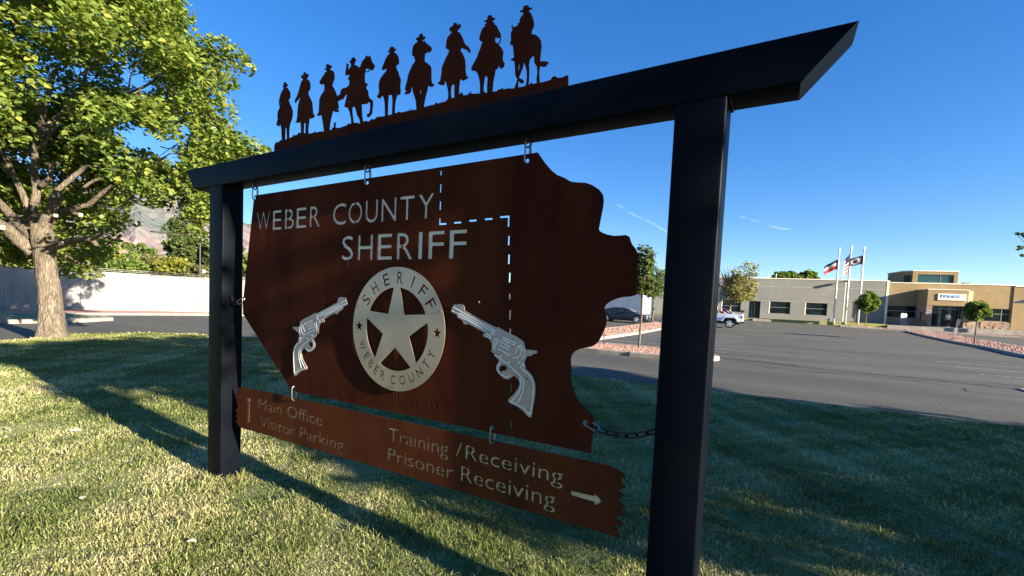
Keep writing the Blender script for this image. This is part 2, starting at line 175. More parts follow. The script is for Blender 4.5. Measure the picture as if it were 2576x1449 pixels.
BOARD = [(-0.559, 0.7656), (-0.5332, 0.7578), (-0.5102, 0.748), (-0.4932, 0.737), (-0.5135, 0.7196), (-0.5075, 0.7034), (-0.4904, 0.6901), (-0.5206,
    0.6698), (-0.5049, 0.6587), (-0.4933, 0.6551), (-0.5182, 0.6299), (-0.4973, 0.6128), (-0.4892, 0.6023), (-0.5126, 0.5934), (-0.4975, 0.5748),
    (-0.4896, 0.5669), (-0.5289, 0.5532), (-0.5079, 0.5388), (-0.486, 0.53), (-0.5289, 0.5097), (-0.515, 0.4883), (-0.4987, 0.4663), (-3.3881,
    0.4224), (-3.448, 0.462), (-3.4126, 0.4748), (-3.4487, 0.5021), (-3.4193, 0.517), (-3.4496, 0.5489), (-3.4144, 0.5678), (-3.4389, 0.6107),
    (-3.4214, 0.6266), (-3.4577, 0.6646), (-3.4166, 0.6871), (-3.4347, 0.7078), (-3.3824, 0.7314)]
GUN = [(-1.4375, 1.3833), (-1.4353, 1.3969), (-1.418, 1.4231), (-1.4, 1.4194), (-1.3948, 1.4254), (-1.3644, 1.4221), (-1.3547, 1.4115), (-1.3538,
    1.3939), (-1.2948, 1.3705), (-1.2309, 1.3459), (-1.1586, 1.3192), (-1.1489, 1.3232), (-1.1037, 1.3044), (-1.0403, 1.2828), (-1.0008, 1.2613),
    (-0.9985, 1.243), (-0.9907, 1.2274), (-0.9655, 1.2276), (-0.9337, 1.2277), (-0.9289, 1.2209), (-0.933, 1.2144), (-0.9531, 1.2084), (-0.964,
    1.1993), (-0.9822, 1.1962), (-0.9884, 1.1825), (-0.9968, 1.1673), (-0.989, 1.1496), (-0.9883, 1.1374), (-0.9668, 1.1234), (-0.9475, 1.1033),
    (-0.9347, 1.0763), (-0.9309, 1.0463), (-0.933, 1.0011), (-0.9397, 0.9551), (-0.9432, 0.9175), (-0.952, 0.9107), (-0.9628, 0.9142), (-0.9894,
    0.9347), (-1.0233, 0.9523), (-1.0645, 0.9627), (-1.0747, 0.9717), (-1.0704, 0.9829), (-1.0452, 1.0076), (-1.0251, 1.0334), (-1.0146, 1.0598),
    (-1.0204, 1.0798), (-1.0401, 1.094), (-1.0544, 1.0944), (-1.0705, 1.0798), (-1.0848, 1.0747), (-1.107, 1.0795), (-1.1377, 1.0992), (-1.1494,
    1.1149), (-1.1494, 1.1342), (-1.1354, 1.1527), (-1.137, 1.1653), (-1.1591, 1.178), (-1.1648, 1.1924), (-1.1828, 1.1992), (-1.1787, 1.2189),
    (-1.1825, 1.2442), (-1.2013, 1.2641), (-1.2324, 1.2703), (-1.233, 1.2832), (-1.2204, 1.2885), (-1.3302, 1.3291), (-1.3353, 1.3221), (-1.3544,
    1.3254), (-1.3606, 1.3405), (-1.3942, 1.3542), (-1.3976, 1.3674)]
GUNHOLE = [(-1.1311, 1.117), (-1.1283, 1.1301), (-1.1174, 1.1398), (-1.1028, 1.1414), (-1.0912, 1.135), (-1.0887, 1.1239), (-1.0942, 1.1162),
    (-1.1111, 1.1129), (-1.1183, 1.1079), (-1.1153, 1.0976), (-1.123, 1.1031)]
GUNLINES = [[(-1.4245, 1.4063), (-1.3488, 1.3787), (-1.1654, 1.3052)], [(-1.3788, 1.3794), (-1.1725, 1.2962)], [(-1.4293, 1.3882), (-1.3757, 1.3707),
    (-1.1795, 1.285)], [(-1.1654, 1.3052), (-1.1694, 1.2836), (-1.1821, 1.2869)], [(-1.392, 1.3654), (-1.3639, 1.3536), (-1.3309, 1.3444), (-1.2289,
    1.3051), (-1.1924, 1.2905)], [(-1.2175, 1.2822), (-1.2099, 1.2849), (-1.1866, 1.2759), (-1.1911, 1.2649), (-1.2171, 1.2736)], [(-1.166, 1.2669),
    (-1.1431, 1.258), (-1.1683, 1.2112), (-1.1633, 1.2628)], [(-1.1194, 1.2768), (-1.0483, 1.2532), (-1.0526, 1.2446), (-1.0669, 1.2454)], [(-1.1305,
    1.2527), (-1.0782, 1.2319)], [(-1.1346, 1.2355), (-1.0824, 1.219)], [(-1.1436, 1.2177), (-1.0737, 1.1906)], [(-1.1189, 1.2663), (-1.0742,
    1.2469)], [(-1.0456, 1.2016), (-1.0374, 1.2273), (-1.0288, 1.2425), (-1.0113, 1.2214), (-1.0172, 1.2002), (-1.0351, 1.1819), (-1.059, 1.1837)],
    [(-1.0197, 1.2474), (-0.9976, 1.2267), (-0.9942, 1.2065), (-1.007, 1.1827)], [(-1.1621, 1.1883), (-1.0961, 1.1547), (-1.0219, 1.1087), (-0.9946,
    1.0789), (-0.9912, 1.0587), (-0.9963, 1.0229), (-1.0194, 0.9696)], [(-1.014, 1.1386), (-0.999, 1.165), (-0.9931, 1.1409)], [(-1.0093, 1.1371),
    (-0.971, 1.1147), (-0.949, 1.0888), (-0.9396, 1.0574), (-0.9421, 0.9998), (-0.9497, 0.9288), (-0.9615, 0.9331)], [(-1.0554, 0.9725), (-1.0172,
    1.0179), (-1.0053, 1.061), (-1.0161, 1.0887)], [(-1.0674, 0.9728), (-0.9903, 0.9512), (-0.9541, 0.924)], [(-1.1257, 1.158), (-1.1418, 1.1329),
    (-1.1385, 1.1162), (-1.1227, 1.0967), (-1.0925, 1.0834), (-1.0688, 1.0947)]]
GUNDOTS = [(-1.1245, 1.1835), (-1.0769, 1.1588), (-1.0246, 1.1614)]
GUNBOLTS = [(-1.3848, 1.388), (-0.979, 1.0924)]
GL2 = [(-2.2338, 1.4178), (-2.7267, 0.894)]
GR2 = [(-1.4303, 1.4106), (-0.9512, 0.9121)]
SEAM = [(-2.2461, 2.1155), (-2.2462, 2.0647), (-2.2404, 1.8474), (-2.2445, 1.8026), (-2.245, 1.6545), (-2.2441, 1.6027), (-2.2431, 1.4924), (-2.2424,
    1.362), (-2.2476, 1.0349), (-2.249, 1.0077), (-2.2492, 0.9209), (-2.2504, 0.9099), (-2.2529, 0.8442), (-2.2525, 0.8334)]
WORDS = [('Main Office', -3.1548, -2.4484, 0.5997, 0.6777), ('Visitor Parking', -3.1304, -2.2409, 0.4779, 0.5545), ('Training', -1.8629, -1.4301, 0.6216, 0.6972),
         ('/', -1.3828, -1.3427, 0.6321, 0.7075), ('Receiving', -1.3205, -0.7757, 0.6302, 0.7039), ('Prisoner', -1.8629, -1.3905, 0.5053, 0.5798), ('Receiving', -1.3447, -0.8069, 0.5109, 0.5884)]

# ------------------------------------------------------------------ helpers
def ray(x, y): return CF + CR * ((x - CX) / FPX) - CU * ((y - CY) / FPX)
def at(x, y, d): return CAM + ray(x, y) * d
FH = np.array([CF[0], CF[1]]) / math.hypot(CF[0], CF[1])
def gz(x, y):
    s = x * FH[0] + (y + 1.8) * FH[1]
    s = min(max(s, 30.0), 62.0) - 30.0
    return -0.12 + 0.00095 * s * s
def gnd(x, y):
    d = ray(x, y); lo, hi = 1.0, 300.0
    for _ in range(50):
        m = (lo + hi) / 2; P = CAM + d * m
        if P[2] > gz(P[0], P[1]): lo = m
        else: hi = m
    return P

def tag(o, label=None, cat=None, group=None, kind=None):
    if label: o['label'] = label
    if cat: o['category'] = cat
    if group: o['group'] = group
    if kind: o['kind'] = kind
    return o
def empty(name, loc, label, cat, group=None, rz=0.0):
    o = bpy.data.objects.new(name, None); COL.objects.link(o)
    o.location = loc; o.rotation_euler = (0, 0, rz); o.empty_display_size = 0.1
    return tag(o, label, cat, group)
def mesh(name, V, F, mat=None, parent=None, smooth=False, mats=None, mi=None):
    me = bpy.data.meshes.new(name); me.from_pydata([tuple(map(float, v)) for v in V], [], F)
    if mats:
        for m in mats: me.materials.append(m)
        if mi is not None: me.polygons.foreach_set('material_index', mi)
    elif mat: me.materials.append(mat)
    if smooth: me.polygons.foreach_set('use_smooth', [True] * len(me.polygons))
    me.update()
    o = bpy.data.objects.new(name, me); COL.objects.link(o)
    if parent: o.parent = parent
    return o
class MB:
    def __init__(s): s.v = []; s.f = []; s.m = []
    def add(s, V, F, m=0):
        n = len(s.v); s.v += [tuple(v) for v in V]; s.f += [tuple(i + n for i in f) for f in F]; s.m += [m] * len(F); return s
    def box(s, x0, y0, z0, x1, y1, z1, m=0):
        V = [(x0,y0,z0),(x1,y0,z0),(x1,y1,z0),(x0,y1,z0),(x0,y0,z1),(x1,y0,z1),(x1,y1,z1),(x0,y1,z1)]
        return s.add(V, [(0,3,2,1),(4,5,6,7),(0,1,5,4),(1,2,6,5),(2,3,7,6),(3,0,4,7)], m)
    def tube(s, P, rad, n=8, m=0, cap=True, wob=0.0, rnd=None):
        P = [Vector(p) for p in P]; k = len(P)
        if not hasattr(rad, '__len__'): rad = [rad] * k
        t0 = (P[1] - P[0]).normalized()
        a = t0.orthogonal().normalized(); V = []
        for i in range(k):
            t = (P[min(i + 1, k - 1)] - P[max(i - 1, 0)]).normalized()
            a = (a - t * a.dot(t)).normalized(); b = t.cross(a)
            for j in range(n):
                q = 2 * math.pi * j / n
                r = rad[i] * (1 + (random.uniform(-wob, wob) if wob else 0))
                V.append(P[i] + (a * math.cos(q) + b * math.sin(q)) * r)
        F = [(i*n+j, i*n+(j+1)%n, (i+1)*n+(j+1)%n, (i+1)*n+j) for i in range(k-1) for j in range(n)]
        if cap: F += [tuple(range(n-1, -1, -1)), tuple(range((k-1)*n, k*n))]
        return s.add(V, F, m)
    def prism(s, pts, z0, z1, m=0):
        n = len(pts); V = [(x, y, z0) for x, y in pts] + [(x, y, z1) for x, y in pts]
        a = sum(pts[i][0]*pts[(i+1)%n][1]-pts[(i+1)%n][0]*pts[i][1] for i in range(n))
        if a < 0:
            pts = pts[::-1]; V = [(x, y, z0) for x, y in pts] + [(x, y, z1) for x, y in pts]
        return s.add(V, [tuple(range(n-1,-1,-1)), tuple(range(n, 2*n))] + [(i,(i+1)%n,n+(i+1)%n,n+i) for i in range(n)], m)
    def sphere(s, c, r, nu=10, nv=6, m=0, sz=1.0):
        V = [(c[0], c[1], c[2] - r*sz)]
        for i in range(1, nv):
            p = -math.pi/2 + math.pi*i/nv
            for j in range(nu): V.append((c[0]+r*math.cos(p)*math.cos(2*math.pi*j/nu), c[1]+r*math.cos(p)*math.sin(2*math.pi*j/nu), c[2]+r*sz*math.sin(p)))
        V.append((c[0], c[1], c[2] + r*sz)); T = len(V)-1
        F = [(0, 1+(j+1)%nu, 1+j) for j in range(nu)]
        for i in range(nv-2):
            for j in range(nu):
                a = 1+i*nu+j; b = 1+i*nu+(j+1)%nu; F.append((a, b, b+nu, a+nu))
        F += [(T, T-nu+j, T-nu+(j+1)%nu) for j in range(nu)]
        return s.add(V, F, m)
    def xf(s, M):
        s.v = [tuple(M @ Vector(v)) for v in s.v]; return s
    def build(s, name, mat=None, parent=None, smooth=False, mats=None):
        return mesh(name, s.v, s.f, mat, parent, smooth, mats, s.m if mats else None)
def bevel(o, w, seg=2, ang=40):
    b = o.modifiers.new('bevel', 'BEVEL'); b.width = w; b.segments = seg; b.limit_method = 'ANGLE'; b.angle_limit = R(ang); return o

# ------------------------------------------------------------------ materials
def newmat(name):
    m = bpy.data.materials.new(name); m.use_nodes = True
    return m, m.node_tree.nodes, m.node_tree.links, m.node_tree.nodes['Principled BSDF']
def mat(name, c1, c2=None, scale=8.0, rough=0.7, metal=0.0, bump=0.0, bscale=60.0, detail=6.0, lo=0.35, hi=0.65, c3=None, s3=0.7, st=(1,1,1), spec=None, bdist=0.02):
    m, n, l, p = newmat(name)
    p.inputs['Roughness'].default_value = rough; p.inputs['Metallic'].default_value = metal
    if spec is not None: p.inputs['Specular IOR Level'].default_value = spec
    tc = n.new('ShaderNodeTexCoord'); mp = n.new('ShaderNodeMapping'); mp.inputs['Scale'].default_value = st
    l.new(tc.outputs['Object'], mp.inputs[0])
    if c2 is None: p.inputs['Base Color'].default_value = (*c1, 1)
    else:
        nz = n.new('ShaderNodeTexNoise'); nz.inputs['Scale'].default_value = scale; nz.inputs['Detail'].default_value = detail
        l.new(mp.outputs[0], nz.inputs['Vector'])
        cr = n.new('ShaderNodeValToRGB'); e = cr.color_ramp.elements
        e[0].position = lo; e[0].color = (*c1, 1); e[1].position = hi; e[1].color = (*c2, 1)
        l.new(nz.outputs[0], cr.inputs[0]); out = cr.outputs[0]
        if c3 is not None:
            n3 = n.new('ShaderNodeTexNoise'); n3.inputs['Scale'].default_value = s3; n3.inputs['Detail'].default_value = 4.0
            l.new(mp.outputs[0], n3.inputs['Vector'])
            r3 = n.new('ShaderNodeValToRGB'); r3.color_ramp.elements[0].position = 0.45; r3.color_ramp.elements[1].position = 0.7
            l.new(n3.outputs[0], r3.inputs[0])
            mx = n.new('ShaderNodeMixRGB'); mx.inputs[2].default_value = (*c3, 1)
            l.new(r3.outputs[0], mx.inputs[0]); l.new(out, mx.inputs[1]); out = mx.outputs[0]
        l.new(out, p.inputs['Base Color'])
    if bump:
        b = n.new('ShaderNodeBump'); b.inputs['Strength'].default_value = bump; b.inputs['Distance'].default_value = bdist
        nb = n.new('ShaderNodeTexNoise'); nb.inputs['Scale'].default_value = bscale; nb.inputs['Detail'].default_value = 5.0
        l.new(mp.outputs[0], nb.inputs['Vector']); l.new(nb.outputs[0], b.inputs['Height']); l.new(b.outputs[0], p.inputs['Normal'])
    return m
def leafmat(name, cols, trans=0.45, rough=0.5):
    m, n, l, p = newmat(name)
    g = n.new('ShaderNodeNewGeometry'); cr = n.new('ShaderNodeValToRGB'); e = cr.color_ramp.elements
    e[0].position = 0.0; e[0].color = (*cols[0], 1); e[1].position = 1.0; e[1].color = (*cols[-1], 1)
    for i, c in enumerate(cols[1:-1]): q = e.new((i + 1) / (len(cols) - 1)); q.color = (*c, 1)
    l.new(g.outputs['Random Per Island'], cr.inputs[0]); l.new(cr.outputs[0], p.inputs['Base Color'])
    p.inputs['Roughness'].default_value = rough
    t = n.new('ShaderNodeBsdfTranslucent'); mx = n.new('ShaderNodeMixShader'); mx.inputs[0].default_value = trans
    hv = n.new('ShaderNodeHueSaturation'); hv.inputs['Value'].default_value = 1.3; hv.inputs['Saturation'].default_value = 1.15
    l.new(cr.outputs[0], hv.inputs['Color']); l.new(hv.outputs[0], t.inputs['Color'])
    o = n['Material Output']; l.new(p.outputs[0], mx.inputs[1]); l.new(t.outputs[0], mx.inputs[2]); l.new(mx.outputs[0], o.inputs['Surface'])
    return m
M = {}
M['frame'] = mat('black_powder_coat', (.0008,.0018,.0042), (.0015,.0030,.0066), 3, rough=.45, bump=.10, bscale=300, bdist=.001, spec=.05, c3=(.0035,.0045,.0065), s3=2.5)
M['rust'] = mat('weathered_steel', (.032,.0078,.0042), (.052,.0135,.006), 5, rough=.8, spec=.03, bump=.25, bscale=260, bdist=.001, c3=(.055,.0150,.0058), s3=1.3, detail=10, st=(1.6,1,.45))
M['rust2'] = mat('weathered_steel_light', (.050,.0145,.0066), (.074,.022,.0085), 6, rough=.8, spec=.03, bump=.25, bscale=260, bdist=.001, c3=(.084,.026,.0085), s3=2.0, detail=10, st=(1.6,1,.6))
M['rustdark'] = mat('weathered_steel_dark', (.020,.008,.006), (.05,.018,.010), 30, rough=.8)
M['backing'] = mat('cream_backing', (.50,.46,.37), (.58,.54,.44), 12, rough=.6)
M['backing2'] = mat('tan_backing', (.40,.32,.17), (.50,.41,.22), 12, rough=.6)
M['alu'] = mat('brushed_aluminium', (.31,.265,.21), (.38,.325,.26), 5, rough=.42, metal=.75, bump=.05, bscale=60, bdist=.0005)
M['gun'] = mat('grey_cut_steel', (.27,.25,.235), (.34,.32,.30), 25, rough=.5, metal=.6, bump=.1, bscale=120, bdist=.0006)
M['alulight'] = mat('bright_engraving', (.80,.80,.80), rough=.5, metal=.2)
M['zinc'] = mat('zinc_steel', (.22,.22,.23), rough=.4, metal=.9)
M['chain'] = mat('dark_chain', (.02,.018,.018), rough=.5, metal=.6)
M['bark'] = None
M['concrete'] = mat('concrete', (.20,.18,.15), (.28,.25,.21), 3, rough=.9, bump=.3, bscale=50, c3=(.33,.30,.26), s3=.8)
M['stucco'] = mat('gray_stucco', (.162,.168,.152), (.182,.187,.170), 1.5, rough=.95, bump=.5, bscale=25, c3=(.150,.155,.142), s3=.25)
M['stucco_tan'] = mat('tan_stucco', (.235,.170,.083), (.265,.195,.098), 1.5, rough=.95, bump=.5, bscale=25, c3=(.215,.155,.075), s3=.3)
M['trimw'] = mat('cream_trim', (.68,.62,.50), rough=.8)
M['glass'] = mat('dark_window_glass', (.004,.009,.011), (.010,.020,.024), .6, rough=.1, spec=.10)
M['glassb'] = mat('teal_window_glass', (.018,.055,.065), (.03,.085,.095), .5, rough=.1, spec=.3)
M['framem'] = mat('window_frame_metal', (.20,.21,.21), rough=.45, metal=.5)
M['blackm'] = mat('black_metal', (.015,.015,.016), rough=.5)
M['whitep'] = mat('white_paint', (.78,.78,.76), rough=.35)
M['stone'] = mat('ledge_stone', (.22,.14,.095), (.40,.28,.19), 2.0, rough=.95, bump=.6, bscale=12)
M['stone2'] = mat('ledge_stone_grey', (.20,.17,.15), (.30,.26,.22), 2.0, rough=.95, bump=.6, bscale=12)
M['dirt'] = mat('dry_ground', (.16,.13,.08), (.20,.19,.10), .2, rough=1)
M['line'] = mat('worn_white_paint', (.16,.155,.145), (.46,.45,.42), 9, rough=.8, lo=.4, hi=.55)
M['near_black'] = mat('near_black', (.012,.012,.013), rough=.6)

def asphalt():
    m, n, l, p = newmat('asphalt'); tc = n.new('ShaderNodeTexCoord')
    def nz(sc, d=5): 
        k = n.new('ShaderNodeTexNoise'); k.inputs['Scale'].default_value = sc; k.inputs['Detail'].default_value = d
        l.new(tc.outputs['Object'], k.inputs['Vector']); return k
    a = nz(90, 3); b = nz(.35, 8); c = nz(3.0, 6)
    ms = n.new('ShaderNodeMapping'); ms.inputs['Scale'].default_value = (.25, 1.4, 1); l.new(tc.outputs['Object'], ms.inputs[0]); l.new(ms.outputs[0], b.inputs['Vector'])
    r1 = n.new('ShaderNodeValToRGB'); r1.color_ramp.elements[0].position = .3; r1.color_ramp.elements[1].position = .75
    r1.color_ramp.elements[0].color = (.026,.029,.026,1); r1.color_ramp.elements[1].color = (.108,.113,.098,1)
    l.new(a.outputs[0], r1.inputs[0])
    r2 = n.new('ShaderNodeValToRGB'); r2.color_ramp.elements[0].position = .35; r2.color_ramp.elements[1].position = .7
    r2.color_ramp.elements[0].color = (.62,.61,.58,1); r2.color_ramp.elements[1].color = (1.25,1.19,1.05,1)
    l.new(b.outputs[0], r2.inputs[0])
    r3 = n.new('ShaderNodeValToRGB'); r3.color_ramp.elements[0].position = .3; r3.color_ramp.elements[1].position = .7
    r3.color_ramp.elements[0].color = (.88,.88,.88,1); r3.color_ramp.elements[1].color = (1.1,1.1,1.1,1)
    l.new(c.outputs[0], r3.inputs[0])
    x = n.new('ShaderNodeMixRGB'); x.blend_type = 'MULTIPLY'; x.inputs[0].default_value = 1; l.new(r1.outputs[0], x.inputs[1]); l.new(r2.outputs[0], x.inputs[2])
    y = n.new('ShaderNodeMixRGB'); y.blend_type = 'MULTIPLY'; y.inputs[0].default_value = 1; l.new(x.outputs[0], y.inputs[1]); l.new(r3.outputs[0], y.inputs[2])
    g = nz(22, 4); r4 = n.new('ShaderNodeValToRGB'); r4.color_ramp.elements[0].position = .36; r4.color_ramp.elements[1].position = .66
    r4.color_ramp.elements[0].color = (.70,.70,.70,1); r4.color_ramp.elements[1].color = (1.22,1.2,1.16,1); l.new(g.outputs[0], r4.inputs[0])
    y2 = n.new('ShaderNodeMixRGB'); y2.blend_type = 'MULTIPLY'; y2.inputs[0].default_value = 1; l.new(y.outputs[0], y2.inputs[1]); l.new(r4.outputs[0], y2.inputs[2]); y = y2
    l.new(y.outputs[0], p.inputs['Base Color']); p.inputs['Roughness'].default_value = .85
    bm = n.new('ShaderNodeBump'); bm.inputs['Strength'].default_value = .5; bm.inputs['Distance'].default_value = .006
    l.new(a.outputs[0], bm.inputs['Height']); l.new(bm.outputs[0], p.inputs['Normal'])
    return m
M['asphalt'] = asphalt()
def barkmat(name, c1, c2, c3):
    m, n, l, p = newmat(name); tc = n.new('ShaderNodeTexCoord'); mp = n.new('ShaderNodeMapping'); mp.inputs['Scale'].default_value = (9, 9, 2.2)
    l.new(tc.outputs['Object'], mp.inputs[0])
    nz = n.new('ShaderNodeTexNoise'); nz.inputs['Scale'].default_value = 1.6; nz.inputs['Detail'].default_value = 8; nz.inputs['Distortion'].default_value = .6
    vo = n.new('ShaderNodeTexVoronoi'); vo.feature = 'DISTANCE_TO_EDGE'; vo.inputs['Scale'].default_value = 2.2
    l.new(mp.outputs[0], nz.inputs['Vector']); l.new(mp.outputs[0], vo.inputs['Vector'])
    cr = n.new('ShaderNodeValToRGB'); e = cr.color_ramp.elements; e[0].position = .3; e[0].color = (*c1, 1); e[1].position = .7; e[1].color = (*c2, 1); q = e.new(.5); q.color = (*c3, 1)
    l.new(nz.outputs[0], cr.inputs[0])
    r2 = n.new('ShaderNodeValToRGB'); r2.color_ramp.elements[0].color = (.55,.55,.55,1); r2.color_ramp.elements[1].position = .18
    l.new(vo.outputs['Distance'], r2.inputs[0])
    x = n.new('ShaderNodeMixRGB'); x.blend_type = 'MULTIPLY'; x.inputs[0].default_value = .8; l.new(cr.outputs[0], x.inputs[1]); l.new(r2.outputs[0], x.inputs[2])
    l.new(x.outputs[0], p.inputs['Base Color']); p.inputs['Roughness'].default_value = .95
    ad = n.new('ShaderNodeMath'); ad.operation = 'ADD'; l.new(r2.outputs[0], ad.inputs[0]); l.new(nz.outputs[0], ad.inputs[1])
    b = n.new('ShaderNodeBump'); b.inputs['Strength'].default_value = .9; b.inputs['Distance'].default_value = .03
    l.new(ad.outputs[0], b.inputs['Height']); l.new(b.outputs[0], p.inputs['Normal'])
    return m
M['bark'] = barkmat('pale_bark', (.070,.056,.040), (.205,.170,.125), (.140,.115,.082))
M['bark2'] = barkmat('dark_bark', (.08,.06,.045), (.20,.15,.11), (.13,.10,.08))
M['cut'] = mat('cut_wood', (.62,.52,.38), rough=.8)
M['leaf'] = leafmat('tree_leaves', [(.075,.12,.022),(.12,.18,.03),(.18,.235,.045),(.28,.30,.06)], .42)
M['leafdk'] = leafmat('dark_green_leaves', [(.03,.06,.015),(.06,.10,.02)], .3)  # darker green leaf tones
M['leafmd'] = leafmat('mid_green_leaves', [(.045,.07,.018),(.08,.115,.028),(.13,.16,.045)], .35)
M['leafyg'] = leafmat('yellowgreen_leaves', [(.12,.15,.02),(.20,.22,.03),(.30,.28,.05)], .4)
M['leafol'] = leafmat('olive_leaves', [(.07,.085,.025),(.12,.14,.04),(.20,.18,.07)], .35)
M['leafgr'] = leafmat('fresh_green_leaves', [(.075,.12,.022),(.125,.19,.035),(.19,.25,.055)], .4)
M['leafbr'] = leafmat('browning_leaves', [(.16,.13,.05),(.17,.19,.05),(.26,.22,.08)], .4)
M['pebbles'] = leafmat('pink_rock', [(.22,.11,.08),(.34,.19,.14),(.44,.31,.25),(.17,.09,.07)], 0.0, .95)

# ------------------------------------------------------------------ ground sheets
xs_ = np.arange(-110, 111, 2.0); ys_ = np.arange(-40, 141, 2.0)
V = [(x, y, gz(x, y)) for y in ys_ for x in xs_]; nx = len(xs_)
F = [(j*nx+i, j*nx+i+1, (j+1)*nx+i+1, (j+1)*nx+i) for j in range(len(ys_)-1) for i in range(nx-1)]
tag(mesh('road', V, F, M['asphalt']), kind='structure')
V = []; F = []
rr = [0, 100, 140, 200, 400, 1000, 3000, 9000]; k = 48
def gfar(x, y): return -1.6 if math.hypot(x, y) < 130 else min(gz(x, y), .853) - .25
for r_ in rr:
    for j in range(k):
        a = 2*math.pi*j/k; x, y = r_*math.cos(a), r_*math.sin(a); V.append((x, y, gfar(x, y)))
F = [(i*k+j, (i+1)*k+j, (i+1)*k+(j+1)%k, i*k+(j+1)%k) for i in range(len(rr)-1) for j in range(k)]
tag(mesh('ground', V, F, M['dirt']), kind='structure')

def sub(pts, step=1.5):
    out = []
    for i in range(len(pts)):
        a = pts[i]; b = pts[(i+1) % len(pts)]; n = max(1, int(math.dist(a, b)/step))
        out += [(a[0]+(b[0]-a[0])*t/n, a[1]+(b[1]-a[1])*t/n) for t in range(n)]
    return out
def inset(pts, w):
    n = len(pts); A = sum(pts[i][0]*pts[(i+1)%n][1]-pts[(i+1)%n][0]*pts[i][1] for i in range(n))
    sg = 1 if A > 0 else -1; out = []
    for i in range(n):
        p0, p1, p2 = Vector(pts[i-1]), Vector(pts[i]), Vector(pts[(i+1)%n])
        d1 = (p1-p0).normalized(); d2 = (p2-p1).normalized()
        n1 = Vector((-d1.y, d1.x))*sg; n2 = Vector((-d2.y, d2.x))*sg
        b = (n1+n2); b = b/max(b.length, .3); c = max(.5, b.dot(n1)); out.append(tuple(p1 + b*w/c))
    return out
def curb(name, pts, h=.13, w=.16, fillmat=None, fillname=None, fh=None, label=None, zf=None):
    P = sub(pts); Q = inset(P, w); zf = zf or gz
    n = len(P); V = []
    for (x, y), (u, v) in zip(P, Q):
        V += [(x, y, zf(x, y)-.2), (x, y, zf(x, y)+h-.02), (x+(u-x)*.12, y+(v-y)*.12, zf(x, y)+h), (u, v, zf(x, y)+h), (u, v, zf(x, y)-.2)]
    F = [(i*5+k, ((i+1)%n)*5+k, ((i+1)%n)*5+k+1, i*5+k+1) for i in range(n) for k in range(4)]
    o = mesh(name, V, F, M['concrete']); tag(o, kind='structure')
    if fillmat:
        V = [(x, y, zf(x, y)+(fh if fh is not None else h-.02)) for x, y in Q]
        me = bpy.data.meshes.new(fillname)
        import bmesh
        bm = bmesh.new(); vs = [bm.verts.new(v) for v in V]; f = bm.faces.new(vs); bmesh.ops.triangulate(bm, faces=[f]); bm.normal_update()
        for f in bm.faces:
            if f.normal.z < 0: f.normal_flip()
        bm.to_mesh(me); bm.free(); me.materials.append(fillmat)
        q = bpy.data.objects.new(fillname, me); COL.objects.link(q); tag(q, kind='structure')
    return o
def inpoly(x, y, P):
    c = False; n = len(P); j = n-1
    for i in range(n):
        if (P[i][1] > y) != (P[j][1] > y) and x < (P[j][0]-P[i][0])*(y-P[i][1])/(P[j][1]-P[i][1])+P[i][0]: c = not c
        j = i
    return c

# ---- lawn
M['soil'] = mat('lawn_soil', (.14,.16,.055), (.27,.26,.13), 25, rough=1, bump=.6, bscale=60, c3=(.10,.13,.04), s3=.9)
LAWN = [(-16.2,-20),(-16.1,1.2),(-16.2,1.9),(-17.3,2.5),(-17.35,3.2),(-16.9,4.6),(-15.6,5.75),(-13.9,6.35),(-8,6.75),(-3.5,6.9),(-1,7.15),(3.1,7.4),(40,7.7),(40,-20)]
def lz(x, y): return 0.0 + .012*math.sin(x*.9+1)*math.sin(y*.8)
def poly_fill(name, P, zfun, m, step=.5, kind='structure'):
    # grid cells inside the outline plus an exact rim
    import bmesh
    bm = bmesh.new(); Q = sub(P, step)
    vs = [bm.verts.new((x, y, 0)) for x, y in Q]; f = bm.faces.new(vs)
    bmesh.ops.triangulate(bm, faces=[f])
    xs = np.arange(min(p[0] for p in P), max(p[0] for p in P), step*2); ys = np.arange(min(p[1] for p in P), max(p[1] for p in P), step*2)
    for x in xs[1:]: bmesh.ops.bisect_plane(bm, geom=bm.verts[:]+bm.edges[:]+bm.faces[:], plane_co=(x,0,0), plane_no=(1,0,0))
    for y in ys[1:]: bmesh.ops.bisect_plane(bm, geom=bm.verts[:]+bm.edges[:]+bm.faces[:], plane_co=(0,y,0), plane_no=(0,1,0))
    for v in bm.verts: v.co.z = zfun(v.co.x, v.co.y)
    bm.normal_update()
    for f in bm.faces:
        if f.normal.z < 0: f.normal_flip()
    me = bpy.data.meshes.new(name); bm.to_mesh(me); bm.free(); me.materials.append(m)
    o = bpy.data.objects.new(name, me); COL.objects.link(o); return tag(o, kind=kind)
poly_fill('lawn', LAWN, lz, M['soil'], 1.0)
# kerb round the lawn, a little below the turf
curb('lawn_curb', inset(LAWN, -.13), h=.105, w=.15)

